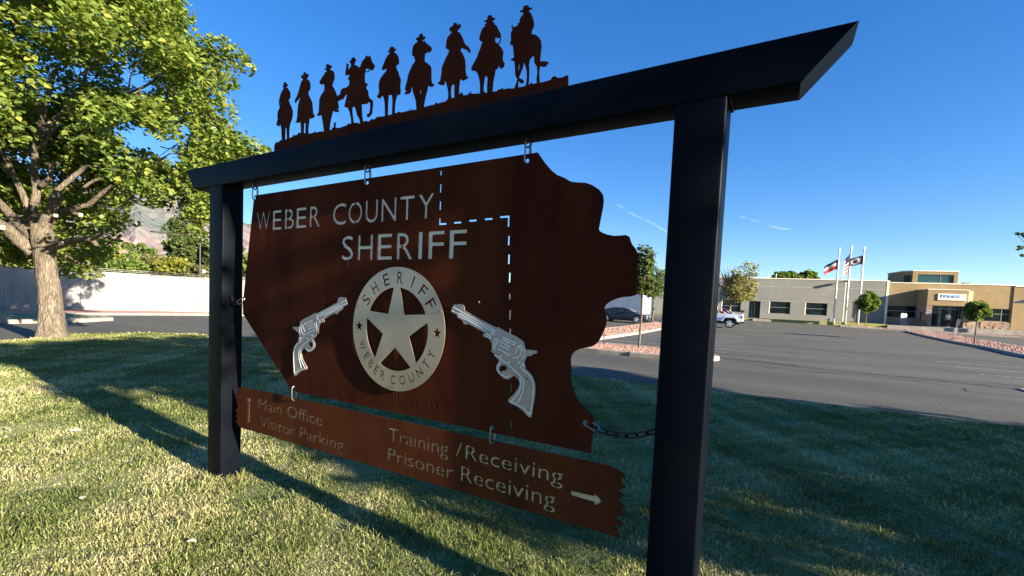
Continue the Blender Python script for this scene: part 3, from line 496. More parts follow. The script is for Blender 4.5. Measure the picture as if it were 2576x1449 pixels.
# ---- blades of grass, one mass
def grass():
    N = 980000; out = []
    d = 0.35 + 19.0*rng.random(N)**1.75; a = rng.uniform(-1.08, 1.10, N)
    th = math.atan2(CF[1], CF[0]) - a*0.92
    x = CAM[0] + d*np.cos(th); y = CAM[1] + d*np.sin(th)
    # longer tufts, some of them round the feet of the posts
    cx_ = list(rng.uniform(-9, 3, 420)); cy_ = list(rng.uniform(-1.2, 6.5, 420)); sp = [.055]*420
    for q in range(26): cx_.append(-3.6+rng.normal(0, .13)); cy_.append(.08+rng.normal(0, .12)); sp.append(.05)
    for q in range(40): cx_.append(-.28+rng.normal(0, .16)); cy_.append(.08+rng.normal(0, .15)); sp.append(.05)
    for q in range(60): cx_.append(rng.uniform(-3, 0)); cy_.append(rng.uniform(-.1, .5)); sp.append(.06)
    cx_, cy_, sp = np.array(cx_), np.array(cy_), np.array(sp); nt = len(cx_); bl_ = 46
    x = np.concatenate([x, (cx_[:, None]+rng.normal(0, 1, (nt, bl_))*sp[:, None]).ravel()]); y = np.concatenate([y, (cy_[:, None]+rng.normal(0, 1, (nt, bl_))*sp[:, None]).ravel()])
    d = np.hypot(x-CAM[0], y-CAM[1]); tuft = np.concatenate([np.zeros(N), np.ones(nt*bl_)])
    for px0, px1 in ((-3.6912, -3.5075), (-.3739, -.1952)):
        keep = ~((x > px0) & (x < px1) & (y > 0) & (y < .157)); x, y, d, tuft = x[keep], y[keep], d[keep], tuft[keep]
    ok = np.array([inpoly(px, py, LAWN) for px, py in zip(x, y)])
    x = x[ok]; y = y[ok]; d = d[ok]; tuft = tuft[ok]; n = len(x)
    z = .012*np.sin(x*.9+1)*np.sin(y*.8)
    def fld(sx, sy, ph): return np.sin(x*sx+ph)*np.cos(y*sy-ph*1.7)+.6*np.sin(x*sx*2.3+y*sy*1.9+ph)+.4*np.sin(x*sx*5.1-y*sy*4.3+2*ph)
    tone = np.clip(.5 + .17*fld(1.3, 1.7, .4) + .13*fld(4.1, 3.7, 2.1) + rng.normal(0, .16, n) - .04, 0, 1)
    tone = np.clip(tone - .10/(1+np.exp(-(y-.5)*3.0)) + .05, 0, 1)
    tall = np.clip(.8 + .22*fld(3.0, 3.3, 1.0) + .16*fld(9, 8, .3), .35, 1.6)
    h = (.018 + .030*rng.random(n)) * tall * (1 + .03*d) * (1 + 1.0*tuft); tone = np.clip(tone - .12*tuft, 0, 1)
    w = (.0009 + .0010*rng.random(n)) * (1 + .42*np.maximum(d-1.2, 0))
    az = rng.uniform(0, 2*np.pi, n); lean = rng.uniform(.4, 2.0, n); fa = rng.uniform(0, 2*np.pi, n)
    ca, sa = np.cos(az), np.sin(az); fx, fy = np.cos(fa)*np.sin(lean*.75), np.sin(fa)*np.sin(lean*.75)
    b = np.stack([x, y, z-.004], 1); wv = np.stack([ca*w, sa*w, 0*w], 1)
    mid = b + np.stack([fx*h*.35, fy*h*.35, h*.62*np.cos(lean*.35)], 1)
    tip = b + np.stack([fx*h*1.1, fy*h*1.1, h*np.maximum(.25, np.cos(lean*.8))], 1)
    co = np.empty((n, 5, 3)); co[:,0] = b-wv; co[:,1] = b+wv; co[:,2] = mid+wv*.8; co[:,3] = mid-wv*.8; co[:,4] = tip
    me = bpy.data.meshes.new('grass'); me.vertices.add(5*n); me.vertices.foreach_set('co', co.ravel())
    base = np.arange(n)*5
    lv = np.stack([base, base+1, base+2, base+3, base+3, base+2, base+4], 1).ravel()
    me.loops.add(7*n); me.loops.foreach_set('vertex_index', lv.astype(np.int32))
    me.polygons.add(2*n); ls = np.stack([np.arange(n)*7, np.arange(n)*7+4], 1).ravel(); me.polygons.foreach_set('loop_start', ls.astype(np.int32))
    me.polygons.foreach_set('loop_total', np.tile([4, 3], n).astype(np.int32))
    at_ = me.attributes.new('tone', 'FLOAT', 'POINT'); at_.data.foreach_set('value', np.repeat(tone, 5))
    me.update(calc_edges=True); me.validate()
    m, nn, l, p = newmat('grass_blades')
    g = nn.new('ShaderNodeAttribute'); g.attribute_name = 'tone'
    cr = nn.new('ShaderNodeValToRGB'); e = cr.color_ramp.elements
    e[0].position = .12; e[0].color = (.125,.160,.034,1); e[1].position = .85; e[1].color = (.60,.545,.30,1)
    q = e.new(.42); q.color = (.22,.27,.075,1); q = e.new(.62); q.color = (.42,.40,.17,1)
    l.new(g.outputs['Fac'], cr.inputs[0]); l.new(cr.outputs[0], p.inputs['Base Color']); p.inputs['Roughness'].default_value = .6
    t = nn.new('ShaderNodeBsdfTranslucent'); mx = nn.new('ShaderNodeMixShader'); mx.inputs[0].default_value = .4
    l.new(cr.outputs[0], t.inputs['Color']); l.new(p.outputs[0], mx.inputs[1]); l.new(t.outputs[0], mx.inputs[2]); l.new(mx.outputs[0], nn['Material Output'].inputs['Surface'])
    me.materials.append(m)
    o = bpy.data.objects.new('grass', me); COL.objects.link(o)
    tag(o, 'short green and straw coloured grass of the lawn round the sign', 'grass', kind='stuff')
grass()

# ---- stones on the planted strips
def stones(name, P, n, smin, smax, zf, label, hb=.11):
    xs = [p[0] for p in P]; ys = [p[1] for p in P]; mb = []; Fs = []; c = 0
    base = [(1,0,0),(-1,0,0),(0,1,0),(0,-1,0),(0,0,.7),(0,0,-.7)]
    FF = [(0,2,4),(2,1,4),(1,3,4),(3,0,4),(2,0,5),(1,2,5),(3,1,5),(0,3,5)]
    k = 0
    while c < n and k < n*6:
        k += 1; x = random.uniform(min(xs), max(xs)); y = random.uniform(min(ys), max(ys))
        if not inpoly(x, y, P): continue
        s = random.uniform(smin, smax); a = random.uniform(0, 6.3); ca, sa = math.cos(a), math.sin(a); z = zf(x, y)+hb
        o = len(mb)
        for bx, by, bz in base:
            q = s*random.uniform(.6, 1.2); mb.append((x+(bx*ca-by*sa)*q, y+(bx*sa+by*ca)*q, z+bz*q))
        Fs += [tuple(i+o for i in f) for f in FF]; c += 1
    tag(mesh(name, mb, Fs, M['pebbles']), label, 'rocks', kind='stuff')
M['gravel'] = mat('pink_gravel_bed', (.30,.12,.08), (.50,.28,.20), 14, rough=1, bump=1, bscale=20, c3=(.36,.17,.11), s3=3)
ISL1 = [(-14,12.9),(-5,12.85),(-2.4,12.95),(-1.7,13.5),(-1.45,14.3),(-1.8,15.4),(-2.6,15.95),(-5,15.9),(-14,15.8)]
ISL2 = [(-7.25,17.6),(-7.0,18.2),(-7.05,26),(-7.5,38),(-7.8,50),(-10.0,50),(-10.1,38),(-10.0,26),(-10.0,18.2),(-9.6,17.6)]
ISL3 = [(10.4,23.5),(10.9,22.6),(13.6,22.6),(14.1,23.5),(14.5,41),(15.3,50),(15.5,58),(13.4,63),(12.0,61.5),(11.8,50),(11.4,38),(10.6,31)]
ISL4 = [(6.5,62.6),(40,66.5),(40,68.3),(6.5,64.2)]
for nm, I, n_, a_, b_ in (('isle_a', ISL1, 5200, .03, .06), ('isle_b', ISL2, 3500, .05, .11), ('isle_c', ISL3, 5000, .05, .12), ('isle_d', ISL4, 1200, .08, .14)):
    curb('island_curb', I, fillmat=M['gravel'], fillname='planting_bed', h=.14)
    stones('rock_mulch', inset(I, .2), n_, a_, b_, gz, {'isle_a':'pink rock mulch of the near island behind the sign','isle_b':'pink rock mulch of the long island beside the sedan','isle_c':'pink rock mulch of the island on the right','isle_d':'pink rock mulch strip in front of the entrance walk'}[nm])
# ground strip below the fence, left peninsula with turf
FEN = [(-35.9,-6),(-35.9,5.5),(-35.6,8.4),(-35.2,11.9),(-34.0,14.8),(-31.5,20),(-28.5,26)]
def strip(name, A, B, z, m):
    V = []; 
    for (a, b), (c, d) in zip(A, B): V += [(a, b, gz(a, b)+z), (c, d, gz(c, d)+z)]
    return tag(mesh(name, V, [(2*i, 2*i+2, 2*i+3, 2*i+1) for i in range(len(A)-1)], m), kind='structure')
EDG = [(-29.9,-6),(-29.9,5.5),(-30.0,8.4),(-29.6,11.9),(-28.6,14.8),(-26.4,20),(-23.8,26)]
curb('fence_bed_curb', FEN[::-1]+EDG, fillmat=M['gravel'], fillname='gravel_bed', h=.12, w=.35)
PEN = [(-29.7,-4),(-29.7,4.9),(-28.8,6.3),(-27.0,6.8),(-25.3,6.6),(-24.4,5.4),(-24.1,3.9),(-24.1,-4)]
curb('peninsula_curb', PEN, fillmat=M['soil'], fillname='turf_strip', h=.15, w=.3)
# paint, dark strips and cracks
def pline(name, a, b, w, m, z=.008):
    a = Vector((*a, 0)); b = Vector((*b, 0)); n = max(1, int((b-a).length)); d = (b-a).normalized(); s = Vector((-d.y, d.x, 0))*w/2
    V = []
    for i in range(n+1):
        p = a+(b-a)*i/n
        for q in (p-s, p+s): V.append((q.x, q.y, gz(q.x, q.y)+z))
    return tag(mesh(name, V, [(2*i, 2*i+1, 2*i+3, 2*i+2) for i in range(n)], m), kind='structure')
for i in range(9): pline('parking_line', (-6.9, 17.6+i*1.9), (-1.5, 17.6+i*1.9), .10, M['line'])
for i in range(3): pline('parking_line', (5.5, 17.5+i*2.3), (10.4, 17.3+i*2.3), .10, M['line'])
for i in range(5): pline('parking_line', (-16, 20.5+i*2.7), (-10.3, 20.5+i*2.7), .10, M['line'])
def add_dark_strip(pts, w, name='dark_strip'):
    V = []
    for i, (x, y) in enumerate(pts):
        ww = w*random.uniform(.5, 1.3)
        V += [(x, y-ww/2, gz(x, y)+.006), (x, y+ww/2, gz(x, y)+.006)]
    tag(mesh(name, V, [(2*i, 2*i+2, 2*i+3, 2*i+1) for i in range(len(pts)-1)], M['near_black']), kind='structure')
add_dark_strip([(-1.4+t*.2, 14.75-.09*t*.2+.05*math.sin(t*.35)+random.uniform(-.015,.015)) for t in range(34)], .07)  # long dark strip across the road, with a wider short one at its left
add_dark_strip([(-1.5+t*.2, 15.25-.1*t*.2+random.uniform(-.02,.02)) for t in range(12)], .16)
add_dark_strip([(-1.4+t*.2, 13.95-.08*t*.2) for t in range(9)], .05)
def wander(x, y, a, n, w):
    P_ = []
    for i in range(n):
        P_.append((x, y)); a += random.gauss(0, .35); x += .35*math.cos(a); y += .35*math.sin(a)*.6
    V = []; 
    for i, (px_, py_) in enumerate(P_):
        q = P_[min(i+1, n-1)]; p0 = P_[max(i-1, 0)]; dx, dy = q[0]-p0[0], q[1]-p0[1]; L_ = math.hypot(dx, dy) or 1; ww = w*random.uniform(.3, 1)
        V += [(px_-dy/L_*ww, py_+dx/L_*ww, gz(px_, py_)+.005), (px_+dy/L_*ww, py_-dx/L_*ww, gz(px_, py_)+.005)]
    tag(mesh('asphalt_crack', V, [(2*i, 2*i+1, 2*i+3, 2*i+2) for i in range(n-1)], M['near_black']), kind='structure')
for i in range(26):
    wander(random.uniform(-3, 10), random.uniform(8.5, 34), random.choice([0, 3.14, .5, 2.6]), random.randint(8, 30), random.uniform(.008, .03))
for i in range(8):
    wander(random.uniform(-28, -19), random.uniform(2, 11), random.choice([0, 3.14, 1.5]), random.randint(8, 20), random.uniform(.01, .03))
for i in range(4):
    y0 = 24+i*8; add_dark_strip([(-2+t*.4, y0+.3*math.sin(t*.2+i)+t*.02) for t in range(26)], .05)
tag(MB().box(5.2,13.45,gz(5,13.5)-.1,6.2,14.1,gz(5,13.5)+.03).build('concrete_pad', M['concrete']), kind='structure')

# ------------------------------------------------------------------ the sign frame
def rprofile(y0, y1, z0, z1, r, k=4):
    P = []
    for cx, cy, a0 in ((y1-r, z1-r, 0), (y0+r, z1-r, 90), (y0+r, z0+r, 180), (y1-r, z0+r, 270)):
        for i in range(k+1): a = R(a0+90*i/k); P.append((cx+r*math.cos(a), cy+r*math.sin(a)))
    return P
XT, ZB_, DEP = 2.370, 2.209, .157
fr = empty('sign_frame', (-3.6, .08, 0), 'tall black steel tube frame, two posts and a slant cut beam', 'sign frame')
def rel(o, root): # keep world position of vertices
    o.parent = root; o.matrix_parent_inverse = Matrix.Translation(-Vector(root.location)); return o
def post(x0, x1):
    P = rprofile(x0, x1, 0.0, DEP, .011); n = len(P)
    V = [(a, b, -.4) for a, b in P] + [(a, b, ZB_-.0015) for a, b in P]
    o = mesh('post', V, [(i, (i+1)%n, n+(i+1)%n, n+i) for i in range(n)] + [tuple(range(n-1,-1,-1)), tuple(range(n, 2*n))], M['frame'])
    for p in o.data.polygons: p.use_smooth = len(p.vertices) == 4
    for e in (): pass
    return rel(o, fr)
def smoothsharp(o, a=30):
    try: o.data.set_sharp_from_angle(angle=R(a))
    except Exception: pass
for a, b in ((-3.6912, -3.5075), (-.3739, -.1952)): smoothsharp(post(a, b))
P = rprofile(0.0, DEP, ZB_, XT, .011); n = len(P); V = []
for s in (0, 1):
    for y, z in P:
        k = (z-ZB_)/(XT-ZB_); V.append((-3.904-.141*k, y, z) if s == 0 else (.022+.143*k, y, z))
o = mesh('beam', V, [(i, n+i, n+(i+1)%n, (i+1)%n) for i in range(n)], M['frame'], smooth=True); smoothsharp(o); rel(o, fr)
for s, nm in ((0, 'end_cap'), (1, 'end_cap')):
    V2 = [((v[0] + (-.0 if s == 0 else .0)), v[1], v[2]) for v in V[s*n:(s+1)*n]]
    o = mesh(nm, V2, [tuple(range(n)) if s == 0 else tuple(range(n-1,-1,-1))][:1], M['frame']); rel(o, fr)
    if s == 1: o.data.flip_normals()
for x in (-.195, -3.5075):
    rel(MB().tube([(x+.004, .01, ZB_-.003), (x+.004, .147, ZB_-.003)], .006, 6).build('weld_bead', M['frame']), fr)

# ------------------------------------------------------------------ flat cut steel
def cutplate(name, loops, y, th, m, parent=None, root=None, bev=0.0):
    """loops: closed outlines in (x, z); holes by even-odd; extruded th about plane y"""
    cu = bpy.data.curves.new(name, 'CURVE'); cu.dimensions = '2D'; cu.fill_mode = 'BOTH'; cu.extrude = th/2
    for L in loops:
        s = cu.splines.new('POLY'); s.points.add(len(L)-1)
        for p, (a, b) in zip(s.points, L): p.co = (a, b, 0, 1)
        s.use_cyclic_u = True
    t = bpy.data.objects.new('tmp', cu); COL.objects.link(t); bpy.context.view_layer.update()
    me = bpy.data.meshes.new_from_object(t.evaluated_get(bpy.context.evaluated_depsgraph_get()))
    bpy.data.objects.remove(t); bpy.data.curves.remove(cu)
    me.name = name; me.transform(Matrix(((1,0,0,0),(0,0,-1,y),(0,1,0,0),(0,0,0,1))))
    me.materials.clear(); me.materials.append(m)
    o = bpy.data.objects.new(name, me); COL.objects.link(o)
    if root: rel(o, root)
    return o
def text_loops(txt, res=3):
    cu = bpy.data.curves.new('t', 'FONT'); cu.body = txt; cu.fill_mode = 'NONE'; cu.resolution_u = res; cu.offset = .010
    t = bpy.data.objects.new('t', cu); COL.objects.link(t); bpy.context.view_layer.update()
    me = bpy.data.meshes.new_from_object(t.evaluated_get(bpy.context.evaluated_depsgraph_get()))
    co = [v.co.copy() for v in me.vertices]; adj = {}
    for e in me.edges: a, b = e.vertices; adj.setdefault(a, []).append(b); adj.setdefault(b, []).append(a)
    seen = set(); L = []
    for v in list(adj):
        if v in seen: continue
        loop = [v]; seen.add(v); cur = v
        while True:
            nx_ = [q for q in adj[cur] if q not in seen]
            if not nx_: break
            cur = nx_[0]; seen.add(cur); loop.append(cur)
        pts = []
        for i in loop:
            p = (co[i].x, co[i].y)
            if not pts or math.dist(p, pts[-1]) > 1e-4: pts.append(p)
        if len(pts) > 2 and math.dist(pts[0], pts[-1]) < 1e-4: pts.pop()
        if len(pts) > 2: L.append(pts)
    bpy.data.objects.remove(t); bpy.data.curves.remove(cu); bpy.data.meshes.remove(me)
    return L
def bbox(L):
    xs = [p[0] for l in L for p in l]; ys = [p[1] for l in L for p in l]; return min(xs), min(ys), max(xs), max(ys)
CAPH = None
def area(l): return abs(sum(l[i][0]*l[(i+1)%len(l)][1]-l[(i+1)%len(l)][0]*l[i][1] for i in range(len(l))))/2
def place_text(txt, x0, x1, z0, z1, slim=True):
    """fit text between x0..x1; baseline z0, cap height z1"""
    global CAPH
    if CAPH is None: b = bbox(text_loops('H')); CAPH = (b[1], b[3])
    L = text_loops(txt); b = bbox(L); sx = (x1-x0)/(b[2]-b[0]); sz = (z1-z0)/(CAPH[1]-CAPH[0])
    return [[(x0+(p[0]-b[0])*sx, z0+(p[1]-CAPH[0])*sz) for p in l] for l in L]
def bridges(L, w):
    """stencil bridges: a strut across every closed counter"""
    out = []
    for i, l in enumerate(L):
        cx = sum(p[0] for p in l)/len(l); cz = sum(p[1] for p in l)/len(l)
        for j, k in enumerate(L):
            if i != j and area(k) > area(l) and inpoly(l[0][0], l[0][1], k):
                zs = [p[1] for p in k]; out.append((cx-w/2, min(zs)-.002, cx+w/2, max(zs)+.002)); break
    return out
def chaikin(P, keep=()):
    out = []
    n = len(P)
    for i in range(n):
        a, b = P[i], P[(i+1)%n]; out.append((a[0]*.75+b[0]*.25, a[1]*.75+b[1]*.25)); out.append((a[0]*.25+b[0]*.75, a[1]*.25+b[1]*.75))
    return out
def circ(c, r, n=14): return [(c[0]+r*math.cos(2*math.pi*i/n), c[1]+r*math.sin(2*math.pi*i/n)) for i in range(n)]

# riders along the top
SY = .0785
sil = empty('rider_silhouette', (-2.0, SY, XT), 'rust brown cut steel skyline of nine mounted riders standing along the beam', 'silhouette')
nb = len(STRIP)
t_ = [STRIP[0]]
for p_ in STRIP[1:]:
    if p_[0] > t_[-1][0]+.0006 or p_[1] != t_[-1][1]: t_.append(p_)
cutplate('ground_strip', [[(STRIP[0][0], XT-.001)] + t_ + [(STRIP[-1][0]+.001, XT-.001)]], SY, .0066, M['rust'], root=sil)
RL = ['mounted rider leftmost, facing away with reins at the hip', 'mounted rider with one arm hanging out to the left', 'mounted rider whose horse turns its head left', 'waving rider on a rearing sideways horse', 'mounted rider with a gap under the bent left arm', 'mounted rider whose horse turns its head right', 'mounted rider with arm stretched to the right', 'mounted rider in a wide coat holding reins', 'rider on a horse walking left with tail blowing']
for i, (o_, hs_) in enumerate(RIDERS):
    r_ = cutplate('rider', [o_] + hs_, SY, .0054, M['rust'], root=sil); r_['label'] = RL[i]
for q_ in REINS: cutplate('rein', [q_], SY, .0044, M['rust'], root=sil)

# hanging county plate
PY = .08
hp = empty('hanging_sign', (-1.9, PY, .79), 'large rust brown steel plate with lettering, star badge and two revolvers', 'sign')
loopsP = [PLATE]
brid = []
for z0, z1, rowL in (ROW1, ROW2):
    for ch, x0, x1 in rowL:
        L = place_text(ch, x0, x1, z0, z1); 
        if ch in 'CSOU':   # round letters overshoot: squeeze to cap height
            b = bbox(L); L = [[(p[0], z0+(p[1]-b[1])/(b[3]-b[1])*(z1-z0)) for p in l] for l in L]
        loopsP += L
        if ch == 'B' or ch == 'R':
            w = (x1-x0); big = max(L, key=area); brid.append((x0+w*.30, z0-.002, x0+w*.37, z1-.023 if ch == 'R' else z1+.002))
        elif ch == 'O': brid += bridges(L, .007)
for x0, z0, x1, z1 in DASH:
    w = .0045
    if abs(x1-x0) < abs(z1-z0): xm = (x0+x1)/2; loopsP.append([(xm-w, z0), (xm+w, z0), (xm+w, z1), (xm-w, z1)])
    else: zm = (z0+z1)/2; loopsP.append([(x0, zm-w), (x1, zm-w), (x1, zm+w), (x0, zm+w)])
for E_ in ELLS:
    (xa, za), (xb, zb), (xc, zc) = E_; w = .0045
    if abs(xa-xb) < .03: loopsP.append([(xa-w, za), (xa-w, zb-w), (xc, zb-w), (xc, zb+w), (xa+w, zb+w), (xa+w, za)])
    else: loopsP.append([(xa, zb-w), (xb-w, zb-w), (xb-w, zc), (xb+w, zc), (xb+w, zb+w), (xa, zb+w)])
HOLES = [(-3.232,2.108),(-2.092,2.104),(-1.035,2.103),(-2.741,.806),(-1.161,.822),(-.681,.933),(-3.349,1.388)]
loopsP += [circ(h, .0115) for h in HOLES]
loopsP += [circ((-2.154, z_), .003, 6) for z_ in (1.48, 1.41, 1.335)] + [circ((-1.272, z_), .006, 8) for z_ in (1.44,)]
plate = cutplate('plate', loopsP, PY, .0045, M['rust'], root=hp)
mb = MB()
for x0, z0, x1, z1 in brid: mb.box(x0, PY-.0020, z0, x1, PY+.0020, z1)
rel(mb.build('stencil_bridge', M['rust']), hp)['kind'] = 'stuff'
mb = MB(); mb.box(-3.232, PY+.0027, 1.852, -1.58, PY+.0045, 2.022)
rel(mb.build('letter_backing', M['backing']), hp)
mb = MB(); mb.box(-2.325, PY+.0027, 1.640, -1.345, PY+.0045, 1.822)
rel(mb.build('letter_backing', M['backing']), hp)
# faint engraved line of text and the saw-cut seam
L = []
L += place_text('UTAH TERRITORY  EST. 1850', -2.17, -1.32, .852, .905)
cutplate('engraved_text', L, PY-.0024, .0008, M['rust'], root=hp)['kind'] = 'stuff'
mb = MB()
for i in range(0, len(SEAM)-1, 2):
    (xa, za), (xb, zb) = SEAM[i], SEAM[i+1]; mb.box(xa-.0013, PY-.0031, min(za, zb), xa+.0013, PY-.0024, max(za, zb))
rel(mb.build('seam', M['rustdark']), hp)['kind'] = 'stuff'

# badge
BC = (-1.8166, 1.2668); BY = PY-.003-.012
def star(c, ro, ri, a0=90, n=5):
    P = []
    for i in range(n):
        for r_, o_ in ((ro, 0), (ri, 36)): a = R(a0+72*i+o_); P.append((c[0]+r_*math.cos(a), c[1]+r_*math.sin(a)))
    return P
def arc(c, r, a0, a1, n):
    return [(c[0]+r*math.cos(R(a0+(a1-a0)*i/n)), c[1]+r*math.sin(R(a0+(a1-a0)*i/n))) for i in range(n+1)]
RO, RI, RS, RV = .348, .2345, .242, .103
loopsB = [arc(BC, RO, 0, 360, 96)[:-1]]
for i in range(5):   # openings between the star's arms
    a = 90+72*i; da = 5.6
    v = (BC[0]+RV*math.cos(R(a+36)), BC[1]+RV*math.sin(R(a+36)))
    loopsB.append(arc(BC, RI, a+da, a+72-da, 16) + [v])
def ring_letter(ch, ang, rad, h, w, flip):
    L = text_loops(ch); b = bbox(L); out = []
    for l in L:
        q = []
        for p in l:
            u = ((p[0]-b[0])/(b[2]-b[0])-.5)*w; v = ((p[1]-b[1])/(b[3]-b[1])-.5)*h
            if flip: tx, tz = math.cos(R(ang+90)), math.sin(R(ang+90)); ux, uz = -math.cos(R(ang)), -math.sin(R(ang))
            else: tx, tz = math.cos(R(ang-90)), math.sin(R(ang-90)); ux, uz = math.cos(R(ang)), math.sin(R(ang))
            cx, cz = BC[0]+rad*math.cos(R(ang)), BC[1]+rad*math.sin(R(ang))
            q.append((cx+tx*u+ux*v, cz+tz*u+uz*v))
        out.append(q)
    return out
bb = []
for ch, a in zip('SHERIFF', (147,127.5,107,86,66.5,49,31.5)): loopsB += ring_letter(ch, a, .288, .068, .011 if ch == 'I' else .044, False)
for ch, a, w in (('W',-157,.052),('E',-142.5,.028),('B',-131.5,.032),('E',-120.5,.028),('R',-109,.034),('C',-92,.040),('O',-78,.043),('U',-64,.040),('N',-50.5,.042),('T',-37,.038),('Y',-24,.040)):
    loopsB += ring_letter(ch, a, .286, .052, w, True)
loopsB += [star((BC[0]-.295, BC[1]), .033, .0135), star((BC[0]+.295, BC[1]), .033, .0135)]
bd = cutplate('badge', loopsB, BY, .004, M['alu'], root=hp); bd['label'] = 'round silver sheriff star badge'
mb = MB().tube([(BC[0], BY+.002, BC[1]), (BC[0], BY+.0035, BC[1])], .3, 48); mb.v = [(x, y+.0065, z) for x, y, z in mb.v]
for a, r_ in ((159,.327),(20.5,.335),(-90,.323)):
    c = (BC[0]+r_*math.cos(R(a)), BC[1]+r_*math.sin(R(a)))
    rel(MB().tube([(c[0], PY, c[1]), (c[0], BY-.004, c[1]), (c[0], BY-.007, c[1])], [.007,.007,.004], 10).build('bolt', M['zinc']), hp)

# revolvers
def gun(mapf, lab):
    gy = PY-.003-.006
    def mp(L): return [mapf(p) for p in L]
    g = cutplate('revolver', [mp(GUN), mp(GUNHOLE)], gy, .006, M['gun'], root=hp); g['label'] = lab
    mb = MB()
    for L in GUNLINES:
        L = mp(L)
        for (a, b), (c, d) in zip(L, L[1:]):
            dx, dz = c-a, d-b; l = math.hypot(dx, dz) or 1; nx_, nz_ = -dz/l*.0017, dx/l*.0017; y0, y1 = gy-.0042, gy-.0028
            mb.add([(a-nx_, y0, b-nz_), (c-nx_, y0, d-nz_), (c+nx_, y0, d+nz_), (a+nx_, y0, b+nz_), (a-nx_, y1, b-nz_), (c-nx_, y1, d-nz_), (c+nx_, y1, d+nz_), (a+nx_, y1, b+nz_)],
                   [(0,1,2,3),(0,4,5,1),(1,5,6,2),(2,6,7,3),(3,7,4,0)])
    for c in mp(GUNDOTS): mb.tube([(c[0], gy-.0028, c[1]), (c[0], gy-.0042, c[1])], .005, 10)
    e = mb.build('engraving', M['alulight']); e.parent = g; e['kind'] = 'stuff'
    for c in mp(GUNBOLTS):
        b = MB().tube([(c[0], gy-.002, c[1]), (c[0], gy-.007, c[1])], [.006,.0045], 10).build('bolt', M['zinc']); b.parent = g
gun(lambda p: p, 'large revolver on the right pointing up left')
(ax_, az_), (bx_, bz_) = GR2; (cx_, cz_), (dx_, dz_) = GL2
A_ = complex(ax_, az_).conjugate(); B_ = complex(bx_, bz_).conjugate(); k_ = (complex(dx_, dz_)-complex(cx_, cz_))/(B_-A_)
def gl_(p): w = complex(cx_, cz_)+k_*(complex(p[0], p[1]).conjugate()-A_); return (w.real, w.imag)
gun(gl_, 'revolver on the left pointing up right')

# direction board
db_ = empty('direction_board', (-1.9, PY, .43), 'long rust brown direction board with ragged ends hanging under the big plate', 'sign')
loopsD = [BOARD]; brid = []
for t__, x0, x1, z0, z1 in WORDS:
    L = place_text(t__, x0, x1, z0, z1); loopsD += L; brid += bridges(L, .0045)
loopsD += [ARROW1, ARROW2] + [circ(h, .0105) for h in ((-2.746,.738),(-1.161,.752))]
cutplate('plate', loopsD, PY, .0045, M['rust2'], root=db_)
mb = MB()
for x0, z0, x1, z1 in brid: mb.box(x0, PY-.0020, z0, x1, PY+.0020, z1)
rel(mb.build('stencil_bridge', M['rust2']), db_)['kind'] = 'stuff'
rel(MB().box(-3.30, PY+.0030, .482, -.60, PY+.0048, .722).build('letter_backing', M['backing2']), db_)

# links, hooks and chains
def linkmesh(L, Wd, r, n=6, k=24, vert=True):
    P = []
    s = (L-Wd)/2
    for i in range(k):
        a = 2*math.pi*i/k; x = Wd/2*math.cos(a); z = Wd/2*math.sin(a) + (s if math.sin(a) > 0 else -s); P.append(Vector((x, 0, z)))
    V = []; F = []
    for i in range(k):
        t = (P[(i+1)%k]-P[i-1]).normalized(); a = Vector((0,1,0)); b = t.cross(a)
        for j in range(n): q = 2*math.pi*j/n; V.append(P[i]+(a*math.cos(q)+b*math.sin(q))*r)
    F = [(i*n+j, i*n+(j+1)%n, ((i+1)%k)*n+(j+1)%n, ((i+1)%k)*n+j) for i in range(k) for j in range(n)]
    return V, F
def quicklink(c, L, lab, rot=0, tilt=0):
    o = empty('quick_link', c, lab, 'link', 'zinc links holding the hanging plates')
    V, F = linkmesh(L, .032, .0042); q = mesh('ring', V, F, M['zinc'], o, True); o.rotation_euler = (tilt, 0, R(rot))
    q = MB().tube([(.016, 0, -.018), (.016, 0, .018)], .0068, 6).build('sleeve', M['zinc'], o)
    return o
lbs = ['zinc link at the left end of the plate top, beside the left post', 'zinc link at the middle of the plate top, above the word County', 'zinc link at the right end of the plate top, near its slanted corner']
for (x, z), lb in zip(HOLES[:3], lbs):
    quicklink((x, PY, z+.045), .115, lb, 70)
    e = empty('eye_bolt', (x, PY, ZB_), 'eye bolt under the beam ' + {0:'next to the left post',1:'at its middle, above the word County',2:'above the slanted corner of the plate'}[lbs.index(lb)], 'bolt', 'eye bolts under the beam')
    V, F = linkmesh(.034, .034, .004); V = [v+Vector((0,0,-.026)) for v in V]; mesh('eye', V, F, M['chain'], e, True)
    MB().tube([(0,0,0),(0,0,-.012)], .006, 8).build('shank', M['chain'], e)
quicklink((-2.743, PY, .772), .095, 'zinc link joining the plate to the direction board above the words Main Office', 80)
quicklink((-1.161, PY, .787), .095, 'zinc link joining the plate to the direction board above the first word Receiving', 80)
